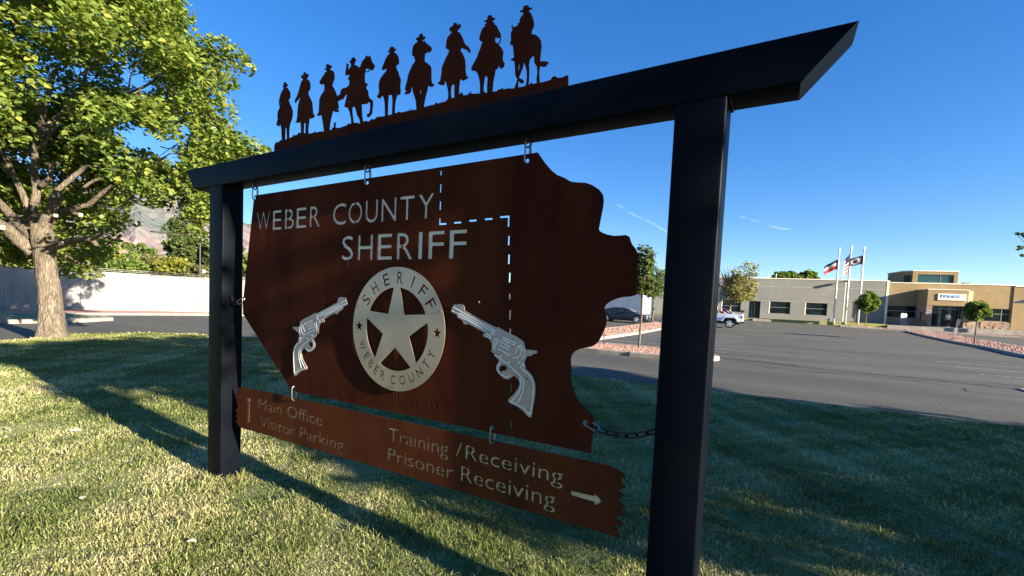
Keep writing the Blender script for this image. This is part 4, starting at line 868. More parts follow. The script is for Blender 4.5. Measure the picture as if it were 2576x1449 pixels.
def chain(name, pts, lab, L=.052, wd=.026, r=.0045):
    root = empty(name, pts[0], lab, 'chain')
    P = [Vector(p) for p in pts]; seg = [(P[i+1]-P[i]).length for i in range(len(P)-1)]; tot = sum(seg); n = max(2, round(tot/(L-2*r-.002)))
    def pos(s):
        for i, q in enumerate(seg):
            if s <= q or i == len(seg)-1: return P[i]+(P[i+1]-P[i])*min(1.0, s/q)
            s -= q
    V, F = linkmesh(L, wd, r, 6, 18); me = None
    for i in range(n):
        a, b = pos(tot*i/n), pos(tot*(i+1)/n); c = (a+b)/2; d = (b-a).normalized()
        q = d.to_track_quat('Z', 'Y') @ Quaternion((0,0,1), R(90*(i % 2)+35))
        if me is None: o = mesh('chain_link', V, F, M['chain'], root, True); me = o.data
        else: o = bpy.data.objects.new('chain_link', me); COL.objects.link(o); o.parent = root
        o.location = c-P[0]; o.rotation_mode = 'QUATERNION'; o.rotation_quaternion = q
    return root
def hooklink(a, b, lab):
    o = empty('quick_link', a, lab, 'link', 'zinc links holding the hanging plates'); a = Vector(a); b = Vector(b)
    V, F = linkmesh((b-a).length+.02, .026, .004); q = mesh('ring', V, F, M['zinc'], o, True)
    q.location = (b-a)/2; q.rotation_mode = 'QUATERNION'; q.rotation_quaternion = (b-a).to_track_quat('Z', 'Y') @ Quaternion((0,0,1), R(60))
hooklink((-.681,PY,.933), (-.628,PY-.01,.918), 'zinc link through the lower right corner hole of the plate')
chain('chain', [(-.630,PY-.01,.918),(-.575,PY,.905),(-.515,PY,.904),(-.455,PY,.918),(-.378,PY,.952)], 'dark chain from the plate lower right corner to the right post')
hooklink((-3.349,PY,1.388), (-3.412,PY-.01,1.355), 'zinc link through the hole at the plate left point')
chain('chain', [(-3.412,PY-.01,1.352),(-3.455,PY-.012,1.348),(-3.503,PY-.012,1.395)], 'short dark chain from the plate left point to the left post', L=.046)

# ------------------------------------------------------------------ leaves and trees
def leaves_mesh(name, clumps, size, m, parent=None, flat=.6, shell=.35, kind=None, aspect=1.25, hang=0.0):
    """clumps: (cx, cy, cz, rx, rz, n); single leaf-sized faces through each clump's volume"""
    C_ = []; 
    for cx, cy, cz, rx, rz, n in clumps:
        n = int(n); v = rng.normal(size=(n, 3)); v /= np.linalg.norm(v, axis=1)[:, None]
        r = (shell+(1-shell)*rng.random(n))**.6
        C_.append(np.array([cx, cy, cz])+v*r[:, None]*np.array([rx, rx, rz])*(1+.18*np.sin(7*v[:, :1]+5*v[:, 1:2]+cx*9)))
    C_ = np.concatenate(C_); n = len(C_)
    nrm = rng.normal(size=(n, 3)); nrm[:, 2] = np.abs(nrm[:, 2])+flat; nrm[:, 0] += .45; nrm /= np.linalg.norm(nrm, axis=1)[:, None]
    t = rng.normal(size=(n, 3)); t[:, 2] -= hang; t -= nrm*np.sum(t*nrm, 1)[:, None]; t /= np.linalg.norm(t, axis=1)[:, None]; b = np.cross(nrm, t)
    s = size*(.6+.7*rng.random(n))[:, None]
    co = np.empty((n, 6, 3)); fold = nrm*s*.12
    co[:, 0] = C_-t*s*.5*aspect; co[:, 1] = C_-t*s*.2+b*s*.45+fold; co[:, 2] = C_+t*s*.22+b*s*.38+fold
    co[:, 3] = C_+t*s*.6*aspect; co[:, 4] = C_+t*s*.22-b*s*.38+fold; co[:, 5] = C_-t*s*.2-b*s*.45+fold
    me = bpy.data.meshes.new(name); me.vertices.add(6*n); me.vertices.foreach_set('co', co.ravel())
    base = np.arange(n)*6; lv = np.stack([base+i for i in (0,1,2,3,0,3,4,5)], 1).ravel()
    me.loops.add(8*n); me.loops.foreach_set('vertex_index', lv.astype(np.int32)); me.polygons.add(2*n)
    me.polygons.foreach_set('loop_start', (np.arange(2*n)*4).astype(np.int32)); me.polygons.foreach_set('loop_total', np.full(2*n, 4, np.int32))
    me.update(calc_edges=True); me.materials.append(m)
    o = bpy.data.objects.new(name, me); COL.objects.link(o)
    if parent: rel(o, parent)
    if kind: o['kind'] = kind
    return o
def bez(pts, n=6):
    # Catmull-Rom through points
    P = [Vector(p) for p in pts]; P = [P[0]*2-P[1]]+P+[P[-1]*2-P[-2]]; out = []
    for i in range(1, len(P)-2):
        for k in range(n):
            t = k/n; a, b, c, d = P[i-1:i+3]
            out.append(.5*((2*b)+(c-a)*t+(2*a-5*b+4*c-d)*t*t+(3*b-a-3*c+d)*t**3))
    out.append(P[-2]); return out
def limb(mb, pts, r0, r1, n=10, wob=.05, k=5, m=0):
    P = bez(pts, k); L = len(P); mb.tube(P, [r0+(r1-r0)*(i/(L-1))**.8 for i in range(L)], n, m, wob=wob)

# big tree on the left
TB = Vector((-16.65, 2.44, 0)); DB = 12.25
def T(x, y, dd=0.0):  # point of the zoomed crown study -> place on the tree
    X = (x/3.45)/1.3235; Y = (480+y/3.45)/1.3235; return Vector(at(X, Y, DB+dd))
tree = empty('shade_tree', TB, 'large broad tree with thick pale trunk and pruned limbs, left of the sign', 'tree')
mb = MB()
P = bez([(-16.62,2.43,-.35),(-16.64,2.43,.05),(-16.72,2.42,.6),(-16.86,2.40,1.4),(-16.97,2.38,2.0),(-17.02,2.37,2.5),(-17.08,2.33,3.0)], 7)
L_ = len(P); rad = []
for i, p in enumerate(P):
    z = p.z; r_ = np.interp(z, [-.35,0,.25,.8,1.6,2.1,2.6,3.05], [.46,.345,.290,.250,.225,.220,.245,.19]); rad.append(float(r_))
k0 = len(mb.v); mb.tube(P, rad, 28)
for i in range(k0, len(mb.v)):
    v = Vector(mb.v[i]); a = math.atan2(v.y-2.4, v.x+16.8)
    f_ = 1+.04*math.sin(5*a+v.z*.7)+.03*math.sin(11*a-v.z*1.3)+(.10*math.sin(4*a+1) if v.z < .25 else 0)+random.uniform(-.02,.02)
    cx = np.interp(v.z, [0,3], [-16.64,-17.08]); cy = np.interp(v.z, [0,3], [2.43,2.33]); mb.v[i] = (cx+(v.x-cx)*f_, cy+(v.y-cy)*f_, v.z)
rel(mb.build('trunk', M['bark'], None, True), tree)
def mklimb(pts, r0, r1, stub=False, n=12):
    mb = MB(); limb(mb, pts, r0*.78, r1*.8, n, .06); rel(mb.build('limb', M['bark'], None, True), tree)
mklimb([T(400,1240), T(210,1090,-.2), T(60,960,-.5), T(-120,860,-.9), T(-500,700,-1.4), T(-900,300,-1.6)], .24, .09)
mklimb([T(400,1080), T(190,890,.3), T(50,730,.5), T(-60,600,.6), T(-260,200,.9), T(-420,-400,1.0)], .18, .07)
mklimb([T(470,1060), T(545,850,-.15), T(625,680,-.2), T(665,540,-.25)], .21, .13)
mklimb([T(640,650,-.2), T(740,632,-.3)], .06, .035, n=8)
mklimb([T(500,960), T(600,850,-.25), T(645,820,-.35)], .08, .045, n=8)
mklimb([T(420,1000,.3), T(380,780,.4), T(420,560,.4), T(400,350,.3), T(400,100,.2), T(420,-60,.1), T(520,-420,0), T(640,-900,0)], .15, .06)
mklimb([T(410,60,.2), T(500,-10,.1), T(600,-160,0), T(820,-560,-.2)], .09, .03, n=8)
mklimb([T(350,980,.4), T(320,760,.5), T(255,560,.5), T(165,380,.4), T(75,180,.3), T(-60,-120,.2), T(-160,-700,.2)], .13, .05)
mklimb([T(560,1200), T(700,1150,-.3), T(900,1090,-.6), T(1050,1105,-.8), T(1110,1160,-.9)], .16, .055)
mklimb([T(1050,1105,-.8), T(1120,1050,-.9), T(1180,990,-1)], .07, .03, n=8)
mklimb([T(560,900,.2), T(650,800,.2), T(790,765,.1), T(920,715,0), T(1030,685,0), T(1170,565,-.1), T(1290,480,-.2)], .15, .05)
mklimb([T(800,780,.1), T(920,815,0)], .07, .055, n=8)
mklimb([T(470,480,.3), T(570,400,.2), T(600,230,.1), T(680,215,0)], .10, .05, n=8)
mklimb([T(960,500,.2), T(1060,430,.2), T(1205,370,.2)], .05, .045, n=8)
mklimb([T(620,560,.2), T(900,330,.3), T(1020,245,.2), T(1200,290,.1), T(1400,300,0), T(1560,340,-.2), T(1740,440,-.4), T(1900,600,-.5)], .09, .02, n=8)
mklimb([T(1520,335), T(1560,450), T(1640,600,-.1)], .022, .01, n=6)
mklimb([T(1180,655,-.1), T(1300,655,-.1), T(1440,640,-.1)], .025, .012, n=6)
mklimb([T(420,-60,.1), T(640,-300,.4), T(900,-500,.6), T(1000,-900,.6), T(1100,-1300,.5)], .10, .03, n=8)
mklimb([T(760,-330,.5), T(980,-420,.3), T(1300,-520,0), T(1600,-640,-.3), T(1900,-800,-.6)], .07, .02, n=8)
mklimb([T(400,200,.6), T(200,-300,1.2), T(0,-900,1.6)], .10, .04, n=8)
for x, y, dd, r_ in ((705,1138,-.62,.065),(925,815,-.02,.075),(640,822,-.4,.06),(30,960,-.75,.085),(540,225,-.05,.05)):
    c = T(x, y, dd); rel(MB().tube([c+Vector((.02,.03,0)), c-Vector((-.02,.05,0))], [r_*.7, r_*.66], 12).build('pruning_scar', M['cut']), tree)
# crown: clumps of leaves set through the volume, with windows between them
clumps = []
def proj(p):
    v = np.array(p)-CAM; z = v@CF; return CX+FPX*(v@CR)/z, CY-FPX*(v@CU)/z
SIL = [(-900,-1200),(300,-1200),(452,-60),(455,40),(475,95),(520,110),(560,96),(592,112),(612,150),(640,160),(628,185),(598,190),(585,240),(592,290),(560,305),(592,330),(612,345),(650,352),(672,395),(640,430),(600,470),(560,560),(545,610),(505,600),(470,545),(445,520),(430,545),(400,520),(350,520),(310,520),(296,560),(300,600),(275,640),(270,690),(225,697),(180,690),(175,560),(40,560),(30,640),(-900,660)]
WIN = [(60,160,12),(160,300,16),(220,180,12),(300,345,18),(285,395,14),(330,170,14),(120,240,10),(370,230,10),(400,370,14),(345,350,10),(70,430,12),(470,330,10),(300,95,14),(180,60,10)]
K = 0
while len(clumps) < 430 and K < 60000:
    K += 1
    ax = random.uniform(-4.2, 5.8); ay = random.uniform(-5.2, 5.2); az = random.uniform(1.9, 11.5)
    rr_ = math.hypot(ax/5.7, ay/5.2); top = 1-((az-5.6)/6.0)**2 if az > 5.6 else 1-((5.6-az)/4.6)**2*.75
    if rr_ > math.sqrt(max(top, 0)): continue
    if rr_ < .5 and az < 6.2: continue
    if rr_ < math.sqrt(max(top,0))*.5 and random.random() < .35: continue
    p = (-17.0+ax, 2.6+ay, az); u, v = proj(p)
    if v < -260: continue
    rad_ = random.uniform(.38, .72); pr = rad_/DB*FPX
    if not inpoly(u, v, SIL): continue
    if not all(inpoly(u+pr*.62*math.cos(q), v+pr*.62*math.sin(q), SIL) for q in (0,1.05,2.1,3.14,4.2,5.2)): continue
    if any(math.hypot(u-a, v-b) < c*.8+pr*.6 for a, b, c in WIN): continue
    if (np.array(p)-CAM)@CF < DB+.9 and -60 < u < 312 and 330+.12*u < v < 660: continue   # limbs show on the camera side
    clumps.append((*p, rad_, rad_*.62, 250*(rad_/.55)**2))
# tips that make the outline on the right
for u, v, dd, rd in ((500,130,-1,.45),(545,120,-1,.42),(585,140,-1,.40),(612,165,-1,.32),(560,190,-1,.45),(520,240,-1,.5),(560,275,-.8,.42),(470,170,-1,.5),(440,60,-.6,.5),(430,110,-.8,.5),(425,20,-.5,.5),(480,215,-1,.5),
                      (590,355,-1.2,.4),(630,370,-1.3,.36),(655,385,-1.4,.28),(600,395,-1.4,.42),(560,385,-1.2,.45),(520,350,-1,.45),(500,420,-1.4,.45),(540,440,-1.5,.42),(580,440,-1.5,.38),(470,450,-1.3,.42),(500,490,-1.5,.42),(530,510,-1.6,.38),(500,540,-1.6,.36),(515,575,-1.6,.30),(540,540,-1.6,.3),
                      (60,650,2.5,.5),(20,640,2,.55),(170,640,1.5,.45),(215,660,1.2,.42),(250,640,1.0,.42),(265,600,.8,.42),(240,560,1.0,.45),(205,600,1.6,.5),(170,680,2,.4),(270,560,.5,.38),(225,690,1.5,.3),(290,570,.3,.3),(280,615,.4,.3),(425,480,-1.2,.35),(390,480,-1,.35),(350,470,-.6,.32),(310,500,-.3,.3)):
    p = at(u, v, DB+dd); clumps.append((*p, rd, rd*.7, 240*(rd/.55)**2))
leaves_mesh('crown', clumps, .098, M['leaf'], tree, kind='stuff')
twig = MB(); 
for (cx, cy, cz, rx, rz, n) in clumps[::5]:
    c = Vector((cx, cy, cz)); q = Vector((-17+(cx+17)*.68, 2.5+(cy-2.5)*.68, 2.5+(cz-2.5)*.85))
    if (c-q).length > .4: twig.tube(bez([q, q*.6+c*.4+Vector((random.uniform(-.3,.3),random.uniform(-.3,.3),random.uniform(-.35,.2))), q*.25+c*.75+Vector((random.uniform(-.3,.3),random.uniform(-.3,.3),random.uniform(-.3,.3))), c], 2), [.022,.018,.015,.012,.010,.007,.005], 4, cap=False)
rel(twig.build('twigs', M['bark'], None, True), tree)['kind'] = 'stuff'
# dark inner mass of the crown: shaded leaves behind the limbs
inner = []
for i in range(120):
    u = random.uniform(-60, 300); v = random.uniform(250, 640) if u < 150 or u > 190 else random.uniform(250, 520)
    p = at(u, v, DB+random.uniform(1.6, 4.0)); rd = random.uniform(.45, .7); inner.append((*p, rd, rd*.7, 170))
leaves_mesh('inner_crown', inner, .12, M['leaf'], tree, kind='stuff')

# off to the right, beside the street: the trees whose shade lies on lawn and sign
def simple_tree(name, base, H, clumps, leaf, lsize, lab, barkm, r0=.2, group=None, trunk_top=None, nl=6):
    t = empty(name, base, lab, 'tree', group); mb = MB(); b = Vector(base); top = Vector(trunk_top) if trunk_top else b+Vector((0,0,H*.45))
    limb(mb, [b-Vector((0,0,.2)), b+(top-b)*.5+Vector((r0*.3,0,0)), top], r0, r0*.6, 10)
    rel(mb.build('trunk', barkm, None, True), t)
    mb = MB()
    for i in range(min(nl, len(clumps))):
        c = Vector(clumps[int(i*len(clumps)/nl)][:3]); s_ = b+(top-b)*random.uniform(.75, 1.0)
        limb(mb, [s_, (s_+c)/2+Vector((0,0,-.05*H)), c], r0*.45, r0*.08, 6, k=3)
    rel(mb.build('limbs', barkm, None, True), t)
    leaves_mesh('crown', clumps, lsize, leaf, t, kind='stuff'); return t
def ellclumps(c, rx, ry, rz, n, rad, nl, cond=None):
    out = []; k = 0
    while len(out) < n and k < n*40:
        k += 1; v = [random.uniform(-1, 1) for _ in range(3)]
        q = v[0]**2+v[1]**2+v[2]**2
        if q > 1 or (q < .2 and random.random() < .7): continue
        p = (c[0]+v[0]*rx, c[1]+v[1]*ry, c[2]+v[2]*rz)
        if cond and not cond(*p): continue
        r_ = rad*random.uniform(.7, 1.25); out.append((*p, r_, r_*.75, nl))
    return out
def condA(x, y, z):
    # southern rim hangs high, low limbs only to the north
    e = y+.073*x; zz = z-(x-10.5)*.268
    if e < -.55 or zz > 6.75: return False
    if e < -.05: return zz > 6.3
    if e < .75: return zz > 4.95
    return True
cA = ellclumps((10.8, 3.5, 5.4), 4.6, 5.0, 4.0, 440, .50, 112, condA)
simple_tree('shade_tree', (10.8, 3.4, 0), 10, cA, M['leaf'], .15, 'broad leafy tree standing on the lawn off to the right, its shade over the sign', M['bark'], .28, nl=12)
for i in range(130):
    x = random.uniform(7.5, 13.5); e = random.uniform(-.16, .9); zz = random.uniform(4.78, 6.6); cA.append((x, e-.073*x, zz+(x-10.5)*.268, .36, .27, 70))
for i in range(110):
    x = random.uniform(7.5, 13.5); zz = random.uniform(4.95, 6.6); e = random.uniform(max(-2.2, -.1-(zz-4.5)*.85), .1); cA.append((x, e-.073*x, zz+(x-10.5)*.268, .38, .28, 70))
for i in range(34):
    x = random.uniform(7.6, 10.2); e = random.uniform(-.35, 1.6); cA.append((x, e-.073*x, random.uniform(1.75, 2.6)+(.25 if e > .3 else 0), .34, .26, 75))
cB = ellclumps((12.5, 4.4, 3.0), 3.6, 3.3, 1.5, 60, .5, 120)
simple_tree('lawn_tree', (14.5, 4.6, 0), 5, cB, M['leaf'], .15, 'low spreading tree behind the broad one off to the right', M['bark'], .15)
cC = ellclumps((9.0, -1.2, 2.05), 1.2, .7, .5, 12, .30, 60)
simple_tree('lawn_tree', (9.4, -1.5, 0), 3.6, cC, M['leaf'], .13, 'thin small tree on the lawn just right of the picture', M['bark'], .10)
# the leafy tip of a street tree that reaches into the picture at the right edge
cE = []
for u, v, r_, n_ in ((2612,600,.55,130),(2578,590,.26,26),(2568,624,.22,20),(2556,588,.14,7),(2574,642,.14,9),(2660,560,1.0,400),(2650,640,.7,200),(2720,600,1.6,900),(2800,560,1.8,900)):
    p = at(u, v, 60); cE.append((*p, r_*1.9, r_*1.3, n_))
simple_tree('tall_tree', (34.5, 88, .8), 13, cE, M['leafdk'], .42, 'tall dark tree beyond the right edge, only its leaf tips in the picture', M['bark2'], .3)

# ------------------------------------------------------------------ fence with white slats
def frame_from(p, q):
    d = Vector((q[0]-p[0], q[1]-p[1], 0)); return d, d.normalized()
fm, n, l, p = newmat('white_privacy_slats')
tc = n.new('ShaderNodeTexCoord'); wv = n.new('ShaderNodeTexWave'); wv.wave_type = 'BANDS'; wv.bands_direction = 'DIAGONAL'; wv.inputs['Scale'].default_value = 4.5; wv.inputs['Distortion'].default_value = 0
mp = n.new('ShaderNodeMapping'); mp.inputs['Scale'].default_value = (0, 1, 1); l.new(tc.outputs['Object'], mp.inputs[0]); l.new(mp.outputs[0], wv.inputs[0])
nz = n.new('ShaderNodeTexNoise'); nz.inputs['Scale'].default_value = 1.4; nz.inputs['Detail'].default_value = 6
mp2 = n.new('ShaderNodeMapping'); mp2.inputs['Scale'].default_value = (1, 1, .25); l.new(tc.outputs['Object'], mp2.inputs[0]); l.new(mp2.outputs[0], nz.inputs['Vector'])
cr = n.new('ShaderNodeValToRGB'); cr.color_ramp.elements[0].position = .35; cr.color_ramp.elements[0].color = (.19,.19,.172,1); cr.color_ramp.elements[1].position = .6; cr.color_ramp.elements[1].color = (.27,.27,.255,1)
l.new(nz.outputs[0], cr.inputs[0])
r2 = n.new('ShaderNodeValToRGB'); r2.color_ramp.elements[0].color = (.72,.72,.72,1); r2.color_ramp.elements[1].position = .3
l.new(wv.outputs[0], r2.inputs[0])
mx = n.new('ShaderNodeMixRGB'); mx.blend_type = 'MULTIPLY'; mx.inputs[0].default_value = 1; l.new(cr.outputs[0], mx.inputs[1]); l.new(r2.outputs[0], mx.inputs[2]); l.new(mx.outputs[0], p.inputs['Base Color'])
p.inputs['Roughness'].default_value = .6; M['slat'] = fm
M['galv'] = mat('galvanised_steel', (.22,.22,.22), (.30,.30,.30), 20, rough=.5, metal=.5)
fence = empty('chain_link_fence', (-35.9, 5, -.1), 'long chain link fence filled with white slats along the far side of the drive', 'fence')
FL = []
for u in (-620,-400,-190,5,204,376,514,640,760,860):
    q = gnd(u, {5:781,204:784,376:786,514:789.5,640:792}.get(u, 781+(u-5)*.017)); FL.append((q[0], q[1]))
FH_ = 2.28
for i, (x, y) in enumerate(FL):
    z = gz(x, y)
    rel(MB().tube([(x+.03, y, z-.1), (x+.03, y, z+FH_+.08), (x+.03,y,z+FH_+.1)], [.035,.035,.01], 8).build('fence_post', M['galv']), fence)
    if i+1 < len(FL):
        x2, y2 = FL[i+1]; z2 = gz(x2, y2); d, u_ = frame_from((x, y), (x2, y2)); nrm = Vector((u_.y, -u_.x, 0))
        for k_ in range(1):
            e = .02; t = .012
            a = Vector((x, y, 0))+nrm*(-.02); b = Vector((x2, y2, 0))+nrm*(-.02)
            V = []
            for s_ in (-t, t):
                V += [tuple(a+nrm*s_+Vector((0,0,z+.05))), tuple(b+nrm*s_+Vector((0,0,z2+.05))), tuple(b+nrm*s_+Vector((0,0,z2+FH_))), tuple(a+nrm*s_+Vector((0,0,z+FH_)))]
            rel(mesh('slat_panel', V, [(0,1,2,3),(7,6,5,4),(0,4,5,1),(1,5,6,2),(2,6,7,3),(3,7,4,0)], M['slat']), fence)
        rel(MB().tube([(x+.03, y, z+FH_+.03), (x2+.03, y2, z2+FH_+.03)], .022, 6).build('top_rail', M['galv']), fence)
        # strands of wire above the rail
        for h_ in (.14, .24):
            rel(MB().tube([(x+.03, y, z+FH_+h_), (x2+.03, y2, z2+FH_+h_)], .006, 4).build('wire', M['galv']), fence)

# trees and shrubs beyond the fence
def far_tree(u, vb, vt, d, wpx, leaf, lab, n=26, ls=.22, sq=1.0, group='trees beyond the fence', nm='leafy_tree', low=.25, bark=None):
    b = at(u, vb, d); t = at(u, vt, d); H = t[2]-b[2]; rx = wpx/2*d/FPX; base = (b[0], b[1], gz(b[0], b[1])-.1)
    zlo = b[2]; zc = (zlo+t[2])/2; rz = (t[2]-zlo)/2
    cl = ellclumps((b[0], b[1], zc), rx*.85, rx*.85, rz*.88, n, rx*.33*sq, 130)
    return simple_tree(nm, base, max(1.5, t[2]-base[2]), cl, leaf, ls, lab, bark or M['bark2'], .06*max(1, H*.3), group, trunk_top=(b[0], b[1], zc), nl=4)
far_tree(30, 700, 652, 40, 130, M['leafyg'], 'bright yellow green shrub over the fence at the far left', 22)
far_tree(150, 700, 664, 42, 100, M['leafgr'], 'green shrub over the fence just behind the big trunk', 18)
far_tree(255, 702, 618, 46, 110, M['leafyg'], 'yellow green bush over the fence below the mountain, left of the tall ones', 30)
far_tree(352, 702, 603, 48, 90, M['leafgr'], 'tall light green tree over the fence in the middle of the gap below the mountain', 34)
far_tree(310, 702, 650, 40, 110, M['leafgr'], 'dense green shrub hugging the fence under the taller light green tree', 24)
far_tree(398, 702, 635, 44, 90, M['leafol'], 'olive brown bush over the fence right of the light green tree', 26)
far_tree(440, 705, 650, 38, 90, M['leafyg'], 'olive yellow shrub over the fence next to the thin lamp pole', 22)
far_tree(505, 705, 665, 38, 70, M['leafol'], 'olive shrub over the fence behind the lamp pole', 18)
far_tree(650, 706, 640, 42, 120, M['leafgr'], 'green tree over the fence seen beside the left edge of the plate', 24)
far_tree(475, 700, 525, 52, 105, M['leafmd'], 'tall dark feathery tree beyond the fence beside the left post', 60, .26, .9)
far_tree(560, 700, 560, 52, 90, M['leafmd'], 'dark tree beyond the fence hidden mostly by the left post', 30, .26)
# lamp pole beyond the fence
M['bluemetal2'] = mat('dull_grey_steel', (.045,.05,.05), rough=.6)
q = at(503, 700, 34); lp = empty('lamp_pole', (q[0], q[1], -.1), 'thin grey pole with a small round white lamp beyond the fence', 'lamp pole')
top = at(503, 612, 34)
rel(MB().tube([(q[0], q[1], -.2), (q[0], q[1], top[2])], .045, 8).build('pole', M['bluemetal2']), lp)
c = at(513, 683, 34); rel(MB().sphere(c, .14).build('lamp_head', M['whitep'], None, True), lp)
rel(MB().tube([(q[0], q[1], c[2]+.12), (c[0], c[1], c[2]+.12)], .02, 6).build('bracket', M['galv']), lp)

# ------------------------------------------------------------------ mountain
def mountain(name, d0, span, peaks, c1, c2, c3, amp, seed):
    r_ = np.random.default_rng(seed); nu, nv = 150, 60; V = []
    ph = r_.uniform(0, 6.3, (8, 2))
    def ridge(a): return np.interp(a, [p_[0] for p_ in peaks], [p_[1] for p_ in peaks])
    for j in range(nv):
        t = j/(nv-1)
        for i in range(nu):
            u = span[0]+(span[1]-span[0])*i/(nu-1); dir_ = at(u, 700, 1.0)-CAM; dir_[2] = 0; dir_ /= np.linalg.norm(dir_)
            dist = d0+(1-abs(2*t-1))*0+t*d0*.55; f_ = math.sin(math.pi*min(t*1.15, 1)*.5)
            if t > .87: f_ = math.cos((t-.87)/.13*1.2)
            n_ = 0
            for k in range(6):
                w = 2**k; n_ += abs(math.sin(u*.016*w+ph[k,0]+2.2*t+.6*math.sin(t*4+ph[k,1]+u*.01*w)))/w*.55
            h = ridge(u)*f_*(1-.16*n_*math.sin(math.pi*min(t, .98)))-amp*n_*math.sin(math.pi*t)
            V.append((CAM[0]+dir_[0]*dist, CAM[1]+dir_[1]*dist, h))
    F = [(j*nu+i, j*nu+i+1, (j+1)*nu+i+1, (j+1)*nu+i) for j in range(nv-1) for i in range(nu-1)]
    m = mat(name+'_rock', c1, c2, .004, rough=1, detail=12, lo=.42, hi=.58, c3=c3, s3=.0016, bump=1.0, bscale=.02, bdist=40)
    tag(mesh(name, V, F, m, smooth=False), kind='structure')
mountain('mountain', 3600, (-900, 1300), [(-900,420),(0,700),(180,900),(300,1000),(345,1130),(400,980),(450,930),(560,820),(800,520),(1300,200)], (.13,.105,.105), (.23,.19,.185), (.06,.095,.09), 60, 3)
mountain('foothill', 2200, (-900, 900), [(-900,150),(0,200),(180,260),(290,300),(330,262),(370,215),(430,150),(520,100),(900,30)], (.27,.18,.15), (.34,.23,.19), (.20,.16,.11), 16, 9)

# ------------------------------------------------------------------ the station building
BO = Vector((11.765, 70.295, 0)); BE = Vector((.97548449, .22006821, 0)); BN = Vector((.22006821, -.97548449, 0)); BZ = .80
ROT = math.atan2(BE.y, BE.x)
def bl(a, o, z): return BO+BE*a+BN*o+Vector((0,0,z))
# local builder: x along facade, y = -outward, z
BM_ = Matrix.Translation(BO) @ Matrix.Rotation(ROT, 4, 'Z')
def lb(mb): mb.v = [tuple(BM_ @ Vector((v[0], v[1], v[2]))) for v in mb.v]; return mb
def wallmb(x0, x1, z0, z1, openings, y=0.0, th=.3, m=0):
    """wall in local x-z with rectangular openings, front face at y"""
    mb = MB(); xs = sorted({x0, x1} | {v for o in openings for v in (o[0], o[2])}); zs = sorted({z0, z1} | {v for o in openings for v in (o[1], o[3])})
    for i in range(len(xs)-1):
        for j in range(len(zs)-1):
            cx, cz = (xs[i]+xs[i+1])/2, (zs[j]+zs[j+1])/2
            if any(o[0] < cx < o[2] and o[1] < cz < o[3] for o in openings): continue
            mb.add([(xs[i],y,zs[j]),(xs[i+1],y,zs[j]),(xs[i+1],y,zs[j+1]),(xs[i],y,zs[j+1])], [(0,1,2,3)], m)
    for o in openings:
        a, b, c, d = o
        mb.add([(a,y,b),(c,y,b),(c,y,d),(a,y,d),(a,y+th,b),(c,y+th,b),(c,y+th,d),(a,y+th,d)], [(0,4,5,1),(1,5,6,2),(2,6,7,3),(3,7,4,0)], m)
    return mb
def window(par, a, b, c, d, y=.16, mull=None, vert=(), m='glass'):
    mb = MB(); t = .05
    mb.box(a, y-.05, b, c, y+.02, b+t).box(a, y-.05, d-t, c, y+.02, d).box(a, y-.049, b, a+t, y+.021, d).box(c-t, y-.049, b, c, y+.021, d)
    f_ = rel(lb(mb).build('window', M['framem']), par)
    mb = MB()
    if mull: mb.box(a+t, y-.045, mull-.03, c-t, y+.015, mull+.03)
    for v in vert: mb.box(v-.03, y-.044, b+t, v+.03, y+.016, d-t)
    if mull or vert: q_ = lb(mb).build('mullion', M['framem']); q_.parent = f_
    q_ = lb(MB().box(a+.02, y-.01, b+.02, c-.02, y+.0, d-.02)).build('pane', M[m]); q_.parent = f_
# -- grey wing
gb = empty('office_wing', bl(-10, 0, BZ), 'long low grey stucco building wing with recessed joints and dark windows behind the flagpoles', 'building')
Z0, Z1 = .45, 6.1
ops = [(-12.75,1.55,-10.40,3.13),(-8.65,1.55,-6.28,3.13),(-15.22,.86,-13.83,3.10),(-18.45,1.52,-16.2,3.10),(-24.4,1.52,-21.6,3.10),(-30.5,1.52,-27.7,3.10)]
rel(lb(wallmb(-48, 0, Z0, Z1, ops)).build('wall', M['stucco']), gb)
rel(lb(MB().box(-48, .31, Z0, -.01, 24, Z1-.4)).build('wall_core', M['stucco']), gb)
rel(lb(MB().box(-.3, .001, Z0, -.0, 24, Z1)).build('side_wall', M['stucco']), gb)
for z in (5.08, 3.20): rel(lb(MB().box(-48, -.012, z-.035, -.0, .0, z+.035)).build('joint_band', M['trimw'] if z < 0 else M['concrete']), gb)
for x in (-4.5,): rel(lb(MB().box(x-.05, -.014, Z0, x+.05, .0, Z1-.02)).build('joint_band', M['trimw']), gb)
for x in (-13.86+.02, -16.0, -26, -36): rel(lb(MB().box(x-.02, -.006, Z0, x+.02, .0, Z1-.02)).build('joint_band', M['stone2']), gb)
rel(lb(MB().box(-48, -.06, Z1, .03, .32, Z1+.10)).build('parapet_cap', M['trimw']), gb)
rel(lb(MB().box(-.22, -.03, Z0, .02, -.001, Z1)).build('corner_trim', M['trimw']), gb)
for a, b, c, d in ops:
    if b < 1:
        dr = rel(lb(MB().box(a, .16, b, c, .19, d)).build('door', M['glass']), gb)
        mb = MB(); 
        for v in (a+.03, (a+c)/2, c-.03): mb.box(v-.03, .12, b, v+.03, .158, d)
        mb.box(a, .121, d-.06, c, .157, d).box(a, .121, b+1.0, c, .157, b+1.06)
        rel(lb(mb).build('door_frame', M['blackm']), gb)
    else:
        window(gb, a, b, c, d, mull=b+.84)
        rel(lb(MB().box(a-.12, -.02, b-.02, a-.005, .10, d)).build('window_reveal', M['trimw']), gb)
rel(lb(MB().box(-15.35,-1.2,BZ-.3,-13.7,-.02,.85)).build('door_step', M['concrete']), gb)
rel(lb(MB().box(-16.02,-.06,1.55,-15.72,-.001,1.82)).build('wall_box', M['blackm']), gb)
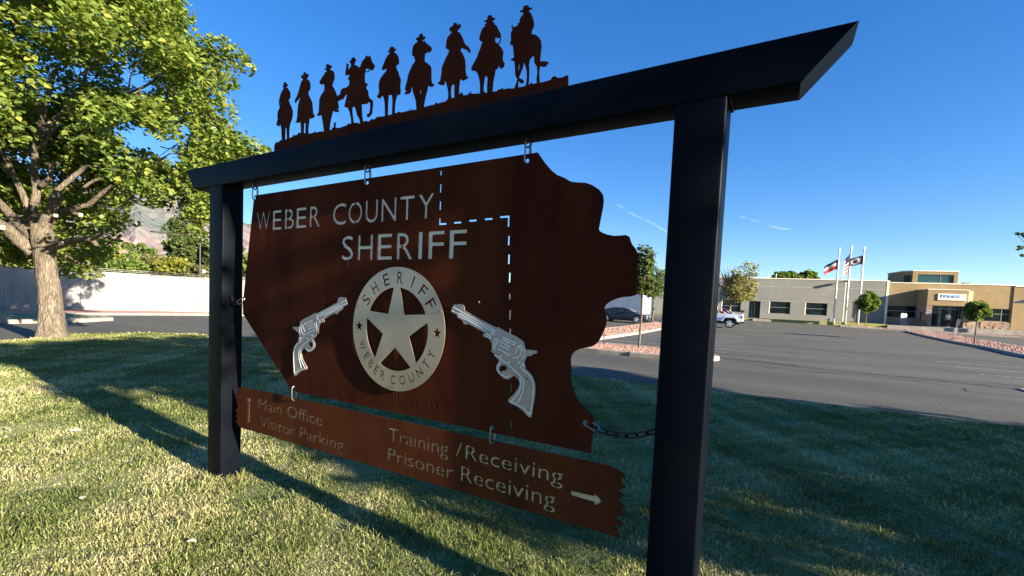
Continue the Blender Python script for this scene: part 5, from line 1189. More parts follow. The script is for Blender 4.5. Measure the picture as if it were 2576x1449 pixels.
fl = empty('flood_light', bl(-4.75,.3,5.95), 'small floodlight at the roof edge of the grey wing near the first flagpole', 'light')
rel(lb(MB().box(-4.95,-.95,5.86,-4.45,-.45,6.06)).build('lamp_head', M['blackm']), fl)
rel(lb(MB().box(-4.73,-.46,5.93,-4.67,-.01,5.99)).build('bracket', M['blackm']), fl)
# -- tan wing with entrance
tb = empty('entrance_wing', bl(6, 0, BZ), 'tan stucco building wing with stone base, projecting entrance and glazed roof tower', 'building')
ZT = 5.92
ops = [(.12,1.75,3.05,3.20),(9.2,1.72,11.85,3.22)]
rel(lb(wallmb(.03, 11.9, 2.2*0+1.62, ZT, ops, y=.12)).build('wall', M['stucco_tan']), tb)
rel(lb(MB().box(.05, .43, Z0, 22, 22, ZT-.3)).build('wall_core', M['stucco_tan']), tb)
rel(lb(MB().box(11.9, .03, Z0, 12.05, .42, ZT)).build('wall_fin', M['stucco_tan']), tb)
rel(lb(wallmb(12.05, 24, Z0, ZT-.1, [(13.6,1.5,15.4,3.2)], y=.10)).build('wall', M['stucco_tan']), tb)
rel(lb(MB().box(.03, .05, ZT, 11.95, .5, ZT+.1)).build('parapet_cap', M['trimw']), tb)
rel(lb(MB().box(12.0, .0, ZT-.1, 24, .4, ZT)).build('parapet_cap', M['trimw']), tb)
rel(lb(MB().box(.03, .105, 5.04, 11.9, .12, 5.08)).build('joint_band', M['stone']), tb)
window(tb, .12, 1.75, 3.05, 3.20, y=.3, mull=2.55); window(tb, 9.2, 1.72, 11.85, 3.22, y=.3, mull=2.6, vert=(11.1,)); window(tb, 13.6, 1.5, 15.4, 3.2, y=.2)
def ledge(name, a0, a1, z0, z1, y, par, m, n=None, depth=.10):
    z = z0; row = 0
    while z < z1-.02:
        h = random.uniform(.10, .20); h = min(h, z1-z); x = a0
        while x < a1-.02:
            w = min(random.uniform(.25, .6), a1-x)
            o_ = lb(MB().box(x+.008, y-random.uniform(.02, depth), z+.008, x+w-.008, y-.001, z+h-.008)).build('stone', M[random.choice(['stone','stone','stone2'])]); rel(o_, par); x += w
        z += h
ledge('stone', .12, 3.1, .80, 1.66, .12, tb, 'stone'); ledge('stone', 9.2, 11.88, .80, 1.66, .12, tb, 'stone')
rel(lb(MB().box(.06, .12, Z0, 11.89, .42, 1.61)).build('base_wall', M['stone2']), tb)
# portico
PO = -2.0
rel(lb(MB().box(3.0, PO, 3.30, 6.75, .1, 5.12).box(6.75, PO+.001, 3.301, 6.76, .09, 5.119)).build('portico_fascia', M['stucco_tan']), tb)
V = [(6.76,PO,3.30),(7.9,PO+1.4,3.30),(7.9,.1,3.30),(6.76,.1,3.30)]; V += [(a,b,5.12) for a,b,_ in V]
rel(lb(MB().add(V, [(3,2,1,0),(4,5,6,7),(0,1,5,4),(1,2,6,5),(2,3,7,6),(3,0,4,7)])).build('portico_fascia', M['stucco_tan']), tb)
rel(lb(MB().box(2.95, PO-.05, 5.12, 6.8, .1, 5.20)).build('parapet_cap', M['trimw']), tb)
for a0, a1 in ((3.0, 3.55), (6.55, 7.55)):
    rel(lb(MB().box(a0+.04, PO+.14, Z0, a1-.04, .1, 3.29)).build('pillar', M['stone2']), tb)
    ledge('stone', a0, a1, .80, 3.29, PO+.14, tb, 'stone', depth=.12)
for k in range(14):
    z = .82+k*.176
    for j in range(3):
        y0 = PO+.2+j*.62+random.uniform(0,.1)
        rel(lb(MB().box(2.96-random.uniform(0,.05), y0, z, 3.04, y0+.55, z+.16)).build('stone', M[random.choice(['stone','stone2'])]), tb)
rel(lb(MB().box(2.89, PO+.75, 1.35, 2.93, PO+1.0, 2.5)).build('wall_slot', M['blackm']), tb)
# entrance glazing
EY = PO+.75
rel(lb(MB().box(3.55, EY, .82, 6.55, EY+.02, 3.29)).build('entrance_glass', M['glass']), tb)
mb = MB()
for x in (3.6,3.85,4.55,4.70,5.40,5.6,6.4): mb.box(x-.035, EY-.05, .82, x+.035, EY-.001, 3.25)
for z in (.88, 2.95, 3.22): mb.box(3.62, EY-.049, z-.035, 6.4, EY-.002, z+.035)
rel(lb(mb).build('entrance_frame', M['framem']), tb)
for a, b in ((3.90,4.50),(4.76,5.35)):
    d_ = rel(lb(MB().box(a, EY-.07, .95, b, EY-.052, 2.9)).build('door', M['glass']), tb)
    q_ = lb(MB().box(a+.10, EY-.075, 1.55, b-.10, EY-.071, 2.75)).build('pane', M['glass']); q_.parent = d_
rel(lb(MB().box(3.56, EY-.4, .80, 6.54, .0, .82)).build('threshold', M['concrete']), tb)
# sign board over the entrance with a small mountain picture and a star
sb = empty('entrance_sign', bl(5.2, 2.0, 4.3), 'white sign board with blue mountain picture and star badge over the entrance', 'sign')
rel(lb(MB().box(3.92, PO-.10, 3.93, 6.52, PO-.002, 4.68)).build('board', M['trimw']), sb)
M['skyb'] = mat('sign_blue', (.20,.42,.70), (.10,.20,.45), 3, rough=.5); M['navy'] = mat('sign_navy', (.02,.035,.14), rough=.5); M['silver'] = mat('sign_silver', (.45,.44,.42), rough=.5)
rel(lb(MB().box(4.12, PO-.108, 4.24, 5.95, PO-.101, 4.58)).build('picture', M['skyb']), sb)
mt = [(4.12,4.24),(5.95,4.24),(5.95,4.33),(5.82,4.40),(5.7,4.34),(5.55,4.44),(5.4,4.36),(5.22,4.42),(5.05,4.36),(4.9,4.43),(4.72,4.38),(4.6,4.48),(4.45,4.40),(4.3,4.52),(4.12,4.50)]
mb = MB().prism(mt, 0, .006); mb.v = [(x, PO-.109-z, y) for x, y, z in mb.v]; rel(lb(mb).build('picture_mountain', M['navy']), sb)
for a in ((4.30,4.38,.09),(4.62,4.36,.10),(5.0,4.33,.06),(5.5,4.35,.09),(5.82,4.31,.07)):
    mb = MB().prism([(a[0]-a[2],a[1]-.06),(a[0]+a[2],a[1]-.08),(a[0]+.02,a[1]+.05)], 0, .005); mb.v = [(x, PO-.116-z, y) for x, y, z in mb.v]; rel(lb(mb).build('picture_snow', M['whitep']), sb)
mb = MB().prism(star((6.22,4.42),.16,.10,90,7), 0, .006); mb.v = [(x, PO-.102-z, y) for x, y, z in mb.v]; rel(lb(mb).build('star', M['silver']), sb)
rel(lb(MB().box(4.14, PO-.106, 4.02, 6.3, PO-.101, 4.16)).build('caption_band', M['silver']), sb)
# roof tower
rel(lb(wallmb(4.9, 9.65, 5.7, 7.92, [(5.45,6.45,9.25,7.52)], y=6.0)).build('tower_wall', M['stucco_tan']), tb)
mb = MB(); V = [(4.9,6.0),(4.2,7.0),(4.2,11),(9.65,11),(9.65,6.0)]
F_ = MB()
for (a, b), (c, d) in zip(V, V[1:]): F_.add([(a,b,5.7),(c,d,5.7),(c,d,7.92),(a,b,7.92)], [(0,3,2,1)])
rel(lb(F_).build('tower_wall', M['stucco_tan']), tb)
rel(lb(MB().prism([(4.85,5.93),(9.72,5.93),(9.72,11.1),(4.1,11.1),(4.1,6.95)], 7.92, 8.02)).build('tower_roof', M['trimw']), tb)
window(tb, 5.45, 6.45, 9.25, 7.52, y=6.16, vert=(7.9,), m='glassb')
mb = MB().add([(4.80,6.10,6.4),(4.30,6.82,6.4),(4.30,6.82,7.4),(4.80,6.10,7.4)], [(0,3,2,1)]); mb.v = [(x-.02, y-.015, z) for x, y, z in mb.v]
rel(lb(mb).build('tower_side_window', M['glass']), tb)
ru = empty('roof_vent', bl(10.0,-5,6.0), 'small dark metal vent on the roof right of the tower', 'vent')
rel(lb(MB().box(9.85,5,5.7,10.35,5.6,6.42).box(9.78,4.95,6.421,10.42,5.65,6.50)).build('vent_cap', M['framem']), ru)
# paving and turf in front
def lsheet(name, P, z, m, kind='structure', th=.25):
    mb = MB().prism(P, z-th, z); tag(lb(mb).build(name, m), kind=kind)
lsheet('sidewalk', [(-1.5,-4.2),(24,-5.2),(24,-.02),(1.2,-.02),(-.5,-1.2)], .80, M['concrete'], th=.5)
M['lawn2'] = mat('far_turf', (.17,.20,.05), (.34,.30,.11), 6, rough=1, bump=.8, bscale=20)
lsheet('turf_strip', [(-13.5,-3.6),(-1.45,-3.9),(-.5,-1.15),(1.15,-.02),(-13.5,-.02)], .86, M['lawn2'], th=.6)
lsheet('turf_strip', [(-48,-3.6),(-15.5,-3.6),(-15.5,-.02),(-48,-.02)], .82, M['lawn2'], th=.6)
lsheet('sidewalk', [(-15.49,-4.6),(-13.51,-4.6),(-13.51,-1.21),(-15.49,-1.21)], .79, M['concrete'], th=.6)
# monument by the left window
mo = empty('stone_monument', bl(1.1, 1.5, .86), 'small pale monument with a heart topped white slab on the turf left of the entrance', 'monument')
mb = MB(); mb.prism([(-.42,-.2),(.42,-.2),(.42,.2),(-.42,.2)], 0, .12); mb.prism([(-.3,-.13),(.3,-.13),(.26,.13),(-.26,.13)], .12, .8)
def place(o, a, out, z, root): 
    o.parent = root; return o
mo.rotation_euler = (0, 0, ROT)
place(mb.build('pedestal', M['concrete'], mo), 0, 0, 0, mo)
ht = [(-.28,.8),(.28,.8),(.30,1.28),(.2,1.40),(.08,1.38),(0,1.30),(-.08,1.38),(-.2,1.40),(-.30,1.28)]
mb = MB().prism(ht, -.09, .09); mb.v = [(x, -z, y) for x, y, z in mb.v]; mb.build('white_slab', M['whitep'], mo)

# flagpoles
def flag(pole_o, zt, fw, fh, cols, m_list, rz, name='flag', sag=.35, disc=None):
    nu, nv = 14, 10; V = []; F = []; mi = []
    for j in range(nv+1):
        for i in range(nu+1):
            u = i/nu; v = j/nv
            V.append((u*fw*(1-.12*u), .10*math.sin(u*6+v*1.3)*u*fw*.6, -v*fh*(1-.12*u)-sag*u**1.4*fw+.03*math.sin(u*9)))
    for j in range(nv):
        for i in range(nu): F.append((j*(nu+1)+i, j*(nu+1)+i+1, (j+1)*(nu+1)+i+1, (j+1)*(nu+1)+i)); mi.append(cols((i+.5)/nu, (j+.5)/nv))
    o = mesh(name, V, F, None, pole_o, True, [M[x] for x in m_list], mi); o.location = (0, 0, zt); o.rotation_euler = (0, 0, rz)
    s = o.modifiers.new('solid', 'SOLIDIFY'); s.thickness = .01; return o
for k_, c_ in (('fblue',(.02,.03,.12)),('fred',(.45,.03,.05)),('fwhite',(.75,.75,.75)),('fblack',(.012,.015,.025)),('fgold',(.6,.42,.12))): M[k_] = mat('flag_'+k_[1:], c_, rough=.8)
FP = [((6.02,64.67),9.57,'white flagpole nearest the monument side, flying a blue, white and red banner'),((7.21,65.37),9.92,'tallest white flagpole, the middle one, with a drooping striped flag'),((8.36,64.89),9.69,'white flagpole on the right flying a black flag with a pale round emblem')]
FP[0] = (FP[0][0], FP[0][1], 'leftmost white flagpole, flying a blue, white and red banner')
for i, ((x, y), zt, lab) in enumerate(FP):
    z0 = .86; r = empty('flagpole', (x, y, z0), lab, 'flagpole', 'flagpoles before the grey wing'); H = zt-z0
    MB().tube([(0,0,-.2),(0,0,H*.5),(0,0,H-.35)], [.095,.08,.055], 12).build('pole', M['whitep'], r, True)
    MB().tube([(0,0,H-.35),(0,0,H-.22)], .11, 10).build('truck', M['whitep'], r, True); MB().tube([(0,0,H-.22),(0,0,H-.08)], .02, 6).build('spindle', M['zinc'], r)
    MB().sphere((0,0,H-.05), .11).build('ball', M['whitep'], r, True)
    MB().tube([(-.12,-.05,1.2),(-.10,-.03,H-.3)], .012, 4).build('halyard', M['blackm'], r)
    if i == 0: flag(r, H-1.35, 1.55, 1.15, lambda u, v: 0 if v < .30+.0*u else (1 if v < .62 and not (abs(u-.45) < .16 and v > .44) else (3 if v < .62 else 2)), ['fblue','fwhite','fred','fgold'], R(187), sag=.55)
    if i == 1: flag(r, H-.95, .75, 2.2, lambda u, v: 0 if v < .45 and u < .75 else (1 if int(v*10+u*2) % 2 else 2), ['fblue','fwhite','fred'], R(200), sag=1.2)
    if i == 2: flag(r, H-1.0, 1.6, 1.0, lambda u, v: 1 if ((u-.5)/.28)**2+((v-.5)/.38)**2 < 1 and not ((u-.5)/.13)**2+((v-.55)/.2)**2 < 1 else 0, ['fblack','silver'], R(190), sag=.28)

# small trees in the lot
def ball_tree(u, vb, vt, vlow, wpx, lab, stakes=()):
    b = gnd(u, vb); d = (b-CAM)@CF; top = at(u, vt, d)[2]; lowz = at(u, vlow, d)[2]; r_ = wpx/2*d/FPX; zc = (top+lowz)/2; rz = (top-lowz)/2
    base = (b[0], b[1], gz(b[0], b[1])+.1); t = empty('ball_tree', base, lab, 'tree', 'clipped round trees by the islands')
    H = zc-base[2]; mb = MB(); limb(mb, [(0,0,-.2),(.02,0,H*.5),(0,0,H*1.05)], .05, .03, 8); mb.build('trunk', M['bark'], t, True)
    mb = MB()
    for i in range(6):
        a = i*1.05; limb(mb, [(0,0,lowz-base[2]-.1),(math.cos(a)*r_*.3,math.sin(a)*r_*.3,lowz-base[2]+rz*.5),(math.cos(a)*r_*.7,math.sin(a)*r_*.7,H)], .02, .008, 5, k=3)
    mb.build('limbs', M['bark'], t)
    cl = [(0, 0, H, r_*.72, rz*.80, 1500)]
    for i in range(26):
        v = Vector([random.gauss(0,1) for _ in range(3)]).normalized(); cl.append((v.x*r_*.76, v.y*r_*.76, H+v.z*rz*.78, r_*.30, rz*.26, 170))
    o = leaves_mesh('crown', cl, .11 if d < 40 else .15, M['leafgr'], None, kind='stuff', shell=.2); o.parent = t
    return t, d
ball_tree(2176, 825, 733, 788, 50, 'small round clipped tree standing before the grey wing, right of the flagpoles')
ball_tree(2450, 870, 754, 808, 54, 'small round clipped tree on the right island, before the entrance wing')
def stake(u, vb, vt, lab, group=None, m='blackm', r_=.03):
    b = gnd(u, vb); d = (b-CAM)@CF; t = at(u, vt, d); o = MB().tube([(b[0], b[1], gz(b[0],b[1])-.1), (b[0]+(t[0]-b[0])*.0, b[1], t[2])], r_, 6).build('stake', M[m])
    tag(o, lab, 'stake', group); return o
stake(2149, 818, 790, 'thin dark stake left of the round tree by the flagpoles', r_=.04)
stake(2205, 819, 788, 'thin dark stake right of the round tree by the flagpoles', r_=.04)
stake(1518, 873, 835, 'thin dark stake in the near rock bed beside the plate edge', r_=.022)
def young_tree(u, vb, vt, wpx, vlow, lab, leaf, n, bare=False, ls=.10, r0=.05, lean=0, nlv=60, group=None, dd=None):
    b = gnd(u, vb) if dd is None else at(u, vb, dd); d = (b-CAM)@CF; top = at(u, vt, d)[2]; lo_ = at(u, vlow, d)[2]; w = wpx/2*d/FPX; z0 = gz(b[0], b[1])+.05
    t = empty('young_tree', (b[0], b[1], z0), lab, 'tree', group); H = top-z0; L0 = lo_-z0
    mb = MB(); limb(mb, [(0,0,-.2),(.03,.02,L0*.6),(0,0,L0+.1)], r0, r0*.75, 10); mb.build('trunk', M['bark2'] if bare else M['bark'], t, True)
    mb = MB(); cl = []
    for i in range(n):
        a = random.uniform(0, 6.28); zt_ = random.uniform(.15, 1)**.9; rr2 = w*math.sin(math.pi*min(.93, .25+zt_*.62))*random.uniform(.45, 1)
        e = Vector((math.cos(a)*rr2+lean*zt_, math.sin(a)*rr2, L0+(H-L0)*zt_)); s_ = Vector((0,0,L0+(H-L0)*zt_*.25))
        limb(mb, [s_, s_*.5+e*.5+Vector((0,0,-.1)), e], r0*.5, .014 if bare else .006, 5, k=4)
        for q in range(9 if bare else 4):
            f_ = e*random.uniform(.6,1)+s_*.0+Vector((random.gauss(0,.16)*w, random.gauss(0,.16)*w, random.gauss(0,.1)*H*.5))
            if f_.z < L0: f_.z = L0+.1
            mb.tube([e*.7+s_*.3, (e*.7+s_*.3+f_)/2+Vector((0,0,.06)), f_], [.018,.012,.008] if bare else [.012,.008,.004], 4, cap=False)
            if not bare or (math.cos(a) > .15 and random.random() < .42): cl.append((f_.x, f_.y, f_.z, .20*w+.12, .16*w+.08, nlv))
    mb.build('limbs', M['bark2'] if bare else M['bark'], t)
    if cl: o = leaves_mesh('crown', cl, ls, leaf, None, kind='stuff', shell=.1); o.parent = t
    return t
young_tree(1606, 882, 630, 60, 738, 'slender young tree with twisted leaves on the near rock island, beside the plate edge', M['leafmd'], 15, ls=.10, r0=.045, nlv=44)
young_tree(1641, 803, 655, 64, 745, 'small green tree behind the slender young one, near the right post', M['leafmd'], 14, ls=.16, r0=.11, dd=47, nlv=40)
young_tree(1833, 812, 664, 130, 752, 'half bare tree with browning leaves on one side behind the white pickup', M['leafbr'], 38, bare=True, ls=.19, r0=.13, dd=46, nlv=34, lean=.25)
for u, vt, w, lab in ((1962,683,36,'leftmost round treetop showing over the grey wing roof'),(1993,682,40,'middle light green treetop over the grey wing roof'),(2028,680,42,'dark round treetop over the grey wing roof, right of the light green ones'),(2114,703,20,'low dark treetop just over the roof edge by the flagpoles'),(2318,706,44,'pale treetop over the tan roof left of the tower')):
    b = at(u, 712, 98); rx = w/2*98/FPX; top = at(u, vt, 98)[2]
    cl = ellclumps((b[0], b[1], top-rx*.9), rx, rx, rx*.8, 26, rx*.36, 110)
    simple_tree('leafy_tree', (b[0], b[1], .8), top, cl, M['leafgr' if 'light' in lab or 'left' in lab else 'leafdk'], .40, lab, M['bark2'], .2, 'treetops over the roof', trunk_top=(b[0], b[1], top-rx), nl=3)

# parking sign on the right island
b = gnd(2402, 845); ps = empty('parking_sign', (b[0], b[1], gz(b[0], b[1])), 'small slanted grey parking sign on a thin post before the entrance', 'sign')
d_ = (b-CAM)@CF; zt = at(2412, 804, d_)[2]; zm = at(2410, 818, d_)[2]; rx = .12
rel(MB().tube([(b[0], b[1], gz(b[0],b[1])-.1), (b[0]+.12, b[1], zt)], .025, 6).build('pole', M['galv']), ps)
mb = MB().box(-.14,-.012,0,.14,.0,zt-zm+.1); mb.xf(Matrix.Translation((b[0]+.1, b[1]-.03, zm-.05)) @ Matrix.Rotation(R(8), 4, 'Y')); rel(mb.build('panel', M['framem']), ps)
# shade canopy at the right edge
cp = at(2640, 832, 47); cn = empty('canopy', (cp[0], cp[1], .6), 'blue grey peaked canopy on pale columns at the right edge', 'canopy')
M['canopyr'] = mat('canopy_roof', (.20,.25,.30), (.24,.29,.34), 2, rough=.6)
zr = at(2640, 760, 47)[2]; za = at(2660, 748, 47)[2]
mb = MB(); x0, y0 = cp[0], cp[1]
mb.add([(x0-2.0,y0-1.6,zr),(x0+3.2,y0-1.6,zr),(x0+3.2,y0+3,zr),(x0-2.0,y0+3,zr),(x0+.1,y0+.7,za+.35),(x0+1.0,y0+.7,za+.35),(x0-2.0,y0-1.6,zr-.12),(x0+3.2,y0-1.6,zr-.12),(x0+3.2,y0+3,zr-.12),(x0-2.0,y0+3,zr-.12)], [(0,1,5,4),(1,2,5),(2,3,4,5),(3,0,4),(0,6,7,1),(1,7,8,2),(2,8,9,3),(3,9,6,0),(9,8,7,6)])
rel(mb.build('canopy_roof', M['canopyr']), cn)
for dx in (-1.5, 2.6):
    rel(MB().box(x0+dx-.11, y0-1.2, gz(x0,y0)-.1, x0+dx+.11, y0-.98, zr-.11).build('column', M['trimw']), cn)
    rel(MB().box(x0+dx-.2, y0-1.29, gz(x0,y0)-.1, x0+dx+.2, y0-.89, gz(x0,y0)+1.0).build('column_base', M['stucco_tan']), cn)

# pale yard structure and fence behind the sedan
q = at(1560, 800, 60); yf = empty('yard_fence', (q[0], q[1], .5), 'pale slatted fence with steel posts behind the dark sedan', 'fence')
M['paleslat'] = mat('pale_slats', (.50,.52,.55), (.60,.61,.63), 4, rough=.7)
a = at(1420, 800, 62); c = at(1640, 800, 60); n_ = 9
for i in range(n_+1):
    x = a[0]+(c[0]-a[0])*i/n_; y = a[1]+(c[1]-a[1])*i/n_; z = gz(x, y)
    rel(MB().tube([(x, y-.06, z-.1), (x, y-.06, z+3.6)], .05, 6).build('fence_post', M['galv']), yf)
    if i < n_:
        x2 = a[0]+(c[0]-a[0])*(i+1)/n_; y2 = a[1]+(c[1]-a[1])*(i+1)/n_
        rel(mesh('slat_panel', [(x,y,z),(x2,y2,z),(x2,y2,z+2.1),(x,y,z+2.1),(x,y+.03,z),(x2,y2+.03,z),(x2,y2+.03,z+2.1),(x,y+.03,z+2.1)], [(0,1,2,3),(7,6,5,4),(0,4,5,1),(3,2,6,7),(1,5,6,2),(0,3,7,4)], M['paleslat']), yf)
yb = empty('storage_shed', (a[0], a[1]+3, .6), 'blue grey metal shed behind the pale yard fence', 'shed')
M['bluemetal'] = mat('blue_grey_metal', (.22,.28,.36), (.28,.34,.42), 3, rough=.5)
rel(MB().box(a[0]-4, a[1]+1.5, .4, c[0]-.8, a[1]+8, 4.3).build('wall', M['bluemetal']), yb)
rel(MB().prism([(a[1]+1.3, 4.3), (a[1]+8.2, 4.3), (a[1]+4.7, 5.0)], a[0]-4.2, c[0]-.6).build('roof', M['whitep']), yb)
o_ = bpy.data.objects['roof']; 
for v in o_.data.vertices: v.co = (v.co.z, v.co.x, v.co.y)
o_.data.flip_normals() if False else None

# ------------------------------------------------------------------ vehicles
def wheel(par, x, y, r_, w, side, rim='silver', n=5):
    wh = MB().tube([(0,-w/2,0),(0,-w/2+.02,0),(0,w/2-.02,0),(0,w/2,0)], [r_*.93, r_, r_, r_*.93], 24).build('wheel', M['tyre'], par, False); wh.location = (x, y, r_)
    mb = MB(); s = side*w/2
    mb.tube([(0, s*.55, 0), (0, s*.96, 0)], r_*.60, 20)
    ro = mb.build('rim', M['rimdark'], wh)
    mb = MB()
    for k in range(n):
        a = 2*math.pi*k/n; ca, sa = math.cos(a), math.sin(a); t_ = r_*.10
        mb.add([(ca*r_*.05-sa*t_, s*1.02, sa*r_*.05+ca*t_), (ca*r_*.6-sa*t_*1.2, s*1.02, sa*r_*.6+ca*t_*1.2), (ca*r_*.6+sa*t_*1.2, s*1.02, sa*r_*.6-ca*t_*1.2), (ca*r_*.05+sa*t_, s*1.02, sa*r_*.05-ca*t_),
                (ca*r_*.05-sa*t_, s*.9, sa*r_*.05+ca*t_), (ca*r_*.6-sa*t_*1.2, s*.9, sa*r_*.6+ca*t_*1.2), (ca*r_*.6+sa*t_*1.2, s*.9, sa*r_*.6-ca*t_*1.2), (ca*r_*.05+sa*t_, s*.9, sa*r_*.05-ca*t_)],
               [(0,1,2,3),(7,6,5,4),(0,4,5,1),(1,5,6,2),(2,6,7,3),(3,7,4,0)])
    mb.tube([(0, s*.9, 0), (0, s*1.04, 0)], r_*.16, 10)
    # rim ring
    k_ = 24; V = []; 
    for i in range(k_):
        a = 2*math.pi*i/k_
        for rr2 in (r_*.58, r_*.66): V.append((math.cos(a)*rr2, s*1.03, math.sin(a)*rr2))
    mb.add(V, [(2*i, 2*i+1, (2*i+3) % (2*k_), (2*i+2) % (2*k_)) for i in range(k_)])
    mb.build('spokes', M['alulight'], wh)
M['tyre'] = mat('tyre_rubber', (.02,.02,.02), rough=.85); M['rimdark'] = mat('rim_shadow_steel', (.10,.10,.10), rough=.5, metal=.5)
M['carpaint'] = mat('dark_slate_paint', (.022,.028,.038), rough=.25, metal=.3); M['truckpaint'] = mat('white_truck_paint', (.70,.73,.78), rough=.3)
M['lampg'] = mat('headlamp_glass', (.65,.66,.68), rough=.15, metal=.3); M['lampr'] = mat('tail_lamp', (.12,.01,.015), rough=.3); M['cglass'] = mat('car_glass', (.015,.02,.025), rough=.06, spec=.7)
def loftbody(par, name, prof_top, prof_bot, W0, m, cut=(), tum=.0):
    """side profile as stations (x, ztop), bottom (x,z), half-width function; wheel arches cut"""
    xs = [p_[0] for p_ in prof_top]; xs = sorted(set(list(np.linspace(xs[0], xs[-1], 60)))); ring = []
    mb = MB(); N_ = 9
    for x in xs:
        zt = float(np.interp(x, [p_[0] for p_ in prof_top], [p_[1] for p_ in prof_top])); zb = float(np.interp(x, [p_[0] for p_ in prof_bot], [p_[1] for p_ in prof_bot])); w = W0(x)
        for cx, cr_ in cut:
            if abs(x-cx) < cr_: zb = max(zb, .36+math.sqrt(cr_*cr_-(x-cx)**2)-.02)
        zm = zb+(zt-zb)*.62
        ring.append([(x, -w*.93, zb), (x, -w, zb+(zt-zb)*.25), (x, -w, zm), (x, -w*.93, zt-.035), (x, -w*.80, zt), (x, 0, zt+.02), (x, w*.80, zt), (x, w*.93, zt-.035), (x, w, zm), (x, w, zb+(zt-zb)*.25), (x, w*.93, zb)])
    n = 11; V = [v for r_ in ring for v in r_]
    F = [(i*n+j, i*n+(j+1) % n, (i+1)*n+(j+1) % n, (i+1)*n+j) for i in range(len(ring)-1) for j in range(n)]
    F += [tuple(range(n-1,-1,-1)), tuple(range((len(ring)-1)*n, len(ring)*n))]
    return mesh(name, V, F, m, par, True)
# dark sedan, nose to the right
sx = -14.03-.98; sedan = empty('sedan', (-12.55, 41.63, gz(-12.55,41.63)), 'dark slate fastback sedan parked beyond the long rock island', 'car')
top = [(-2.47,.80),(-2.40,.98),(-2.0,1.03),(-1.5,1.02),(1.0,.98),(1.55,.90),(2.05,.80),(2.35,.68),(2.45,.55)]
bot = [(-2.47,.45),(-2.3,.30),(-1.9,.22),(1.9,.20),(2.3,.25),(2.45,.35)]
Wf = lambda x: .92*(1-.18*max(0,(abs(x)-1.9)/.6)**2)
smoothsharp(loftbody(sedan, 'body', top, bot, Wf, M['carpaint'], ((-1.48,.40),(1.50,.40))), 50)
gh_t = [(-2.15,1.04),(-1.7,1.22),(-1.1,1.38),(-.5,1.44),(.05,1.43),(.5,1.33),(1.25,1.0)]
mb = MB(); n = 6; L = []
for x in np.linspace(-2.1, 1.22, 26):
    zt = float(np.interp(x, [p_[0] for p_ in gh_t], [p_[1] for p_ in gh_t])); zb = .96; t_ = min(1, (zt-zb)/.45); w1 = .84-.20*t_
    L += [(x,-.84,zb),(x,-w1,max(zt-.03, zb)),(x,-w1*.75,zt),(x,w1*.75,zt),(x,w1,max(zt-.03, zb)),(x,.84,zb)]
F = [(i*n+j, i*n+j+1, (i+1)*n+j+1, (i+1)*n+j) for i in range(25) for j in range(n-1)]
smoothsharp(mesh('roof', L, F, M['carpaint'], sedan, True), 40)
for s in (-1, 1):
    def pan(name, pts, m, off=.012):
        V = []
        for x, z in pts:
            zt = float(np.interp(x, [p_[0] for p_ in gh_t], [p_[1] for p_ in gh_t])); t_ = min(1, (zt-.96)/.45); w1 = .84-.20*t_; f_ = (z-.96)/max(zt-.03-.96, .05); y = .84+(w1-.84)*f_
            V.append((x, s*(y+off), z))
        mesh(name, V, [tuple(range(len(V))) if s < 0 else tuple(range(len(V)-1,-1,-1))], m, sedan)
    pan('side_window', [(-1.55,1.02),(-.55,1.01),(-.5,1.36),(-.95,1.34),(-1.4,1.22)], M['cglass']); pan('side_window', [(-.46,1.01),(.30,1.0),(.22,1.36),(-.42,1.38)], M['cglass']); pan('side_window', [(.36,1.0),(.95,1.0),(.50,1.25),(.30,1.34)], M['cglass'])
    MB().box(.62,s*.86-.03,.98,.82,s*.86+s*.16,1.10).build('mirror', M['carpaint'], sedan)
    MB().box(2.10, s*.60-.16, .60, 2.40, s*.60+.16, .72).build('headlight', M['lampg'], sedan)
    MB().box(-2.49, s*.62-.18, .78, -2.36, s*.62+.18, .90).build('tail_light', M['lampr'], sedan)
    for x in (-1.48, 1.50): wheel(sedan, x, s*.80, .335, .24, s, n=5)
mesh('windscreen', [(1.20,-.72,1.02),(1.20,.72,1.02),(.50,.60,1.36),(.50,-.60,1.36)], [(0,1,2,3)], M['cglass'], sedan)
MB().box(2.38,-.55,.30,2.475,.55,.50).build('grille', M['blackm'], sedan)
# white pickup, tail to the right
px, py = -3.48, 43.82; pk = empty('pickup_truck', (px-1.65, py+.85, gz(px-1.65, py+.85)), 'white off road pickup truck half hidden by the right post, flags in its bed', 'truck')
tr = 1.65   # rear axle in local x
MB().box(.55,-.80,.62,tr+1.0,.80,1.28).build('bed', M['truckpaint'], pk); bevel(bpy.data.objects[-1] if False else pk.children[-1], .03)
MB().box(.62,-.72,1.20,tr+.95,.72,1.29).build('bed_liner', M['blackm'], pk)
MB().box(-1.55,-.78,.60,.50,.78,1.25).build('cab_body', M['truckpaint'], pk); bevel(pk.children[-1], .04)
mb = MB(); V = [(-1.50,-.74,1.25),(.48,-.74,1.25),(.48,.74,1.25),(-1.50,.74,1.25),(-1.05,-.64,1.84),(.38,-.64,1.84),(.38,.64,1.84),(-1.05,.64,1.84)]
mb.add(V, [(0,3,2,1),(4,5,6,7),(0,1,5,4),(1,2,6,5),(2,3,7,6),(3,0,4,7)]).build('cab_glass', M['cglass'], pk)
MB().box(-1.1,-.68,1.84,.44,.68,1.90).box(.30,-.70,1.25,.42,-.62,1.84).box(.30,.62,1.25,.42,.70,1.84).box(-.40,-.70,1.25,-.30,-.65,1.84).build('cab_roof', M['truckpaint'], pk)
MB().box(-3.05,-.66,.62,-1.57,.66,1.18).build('hood', M['truckpaint'], pk); bevel(pk.children[-1], .05)
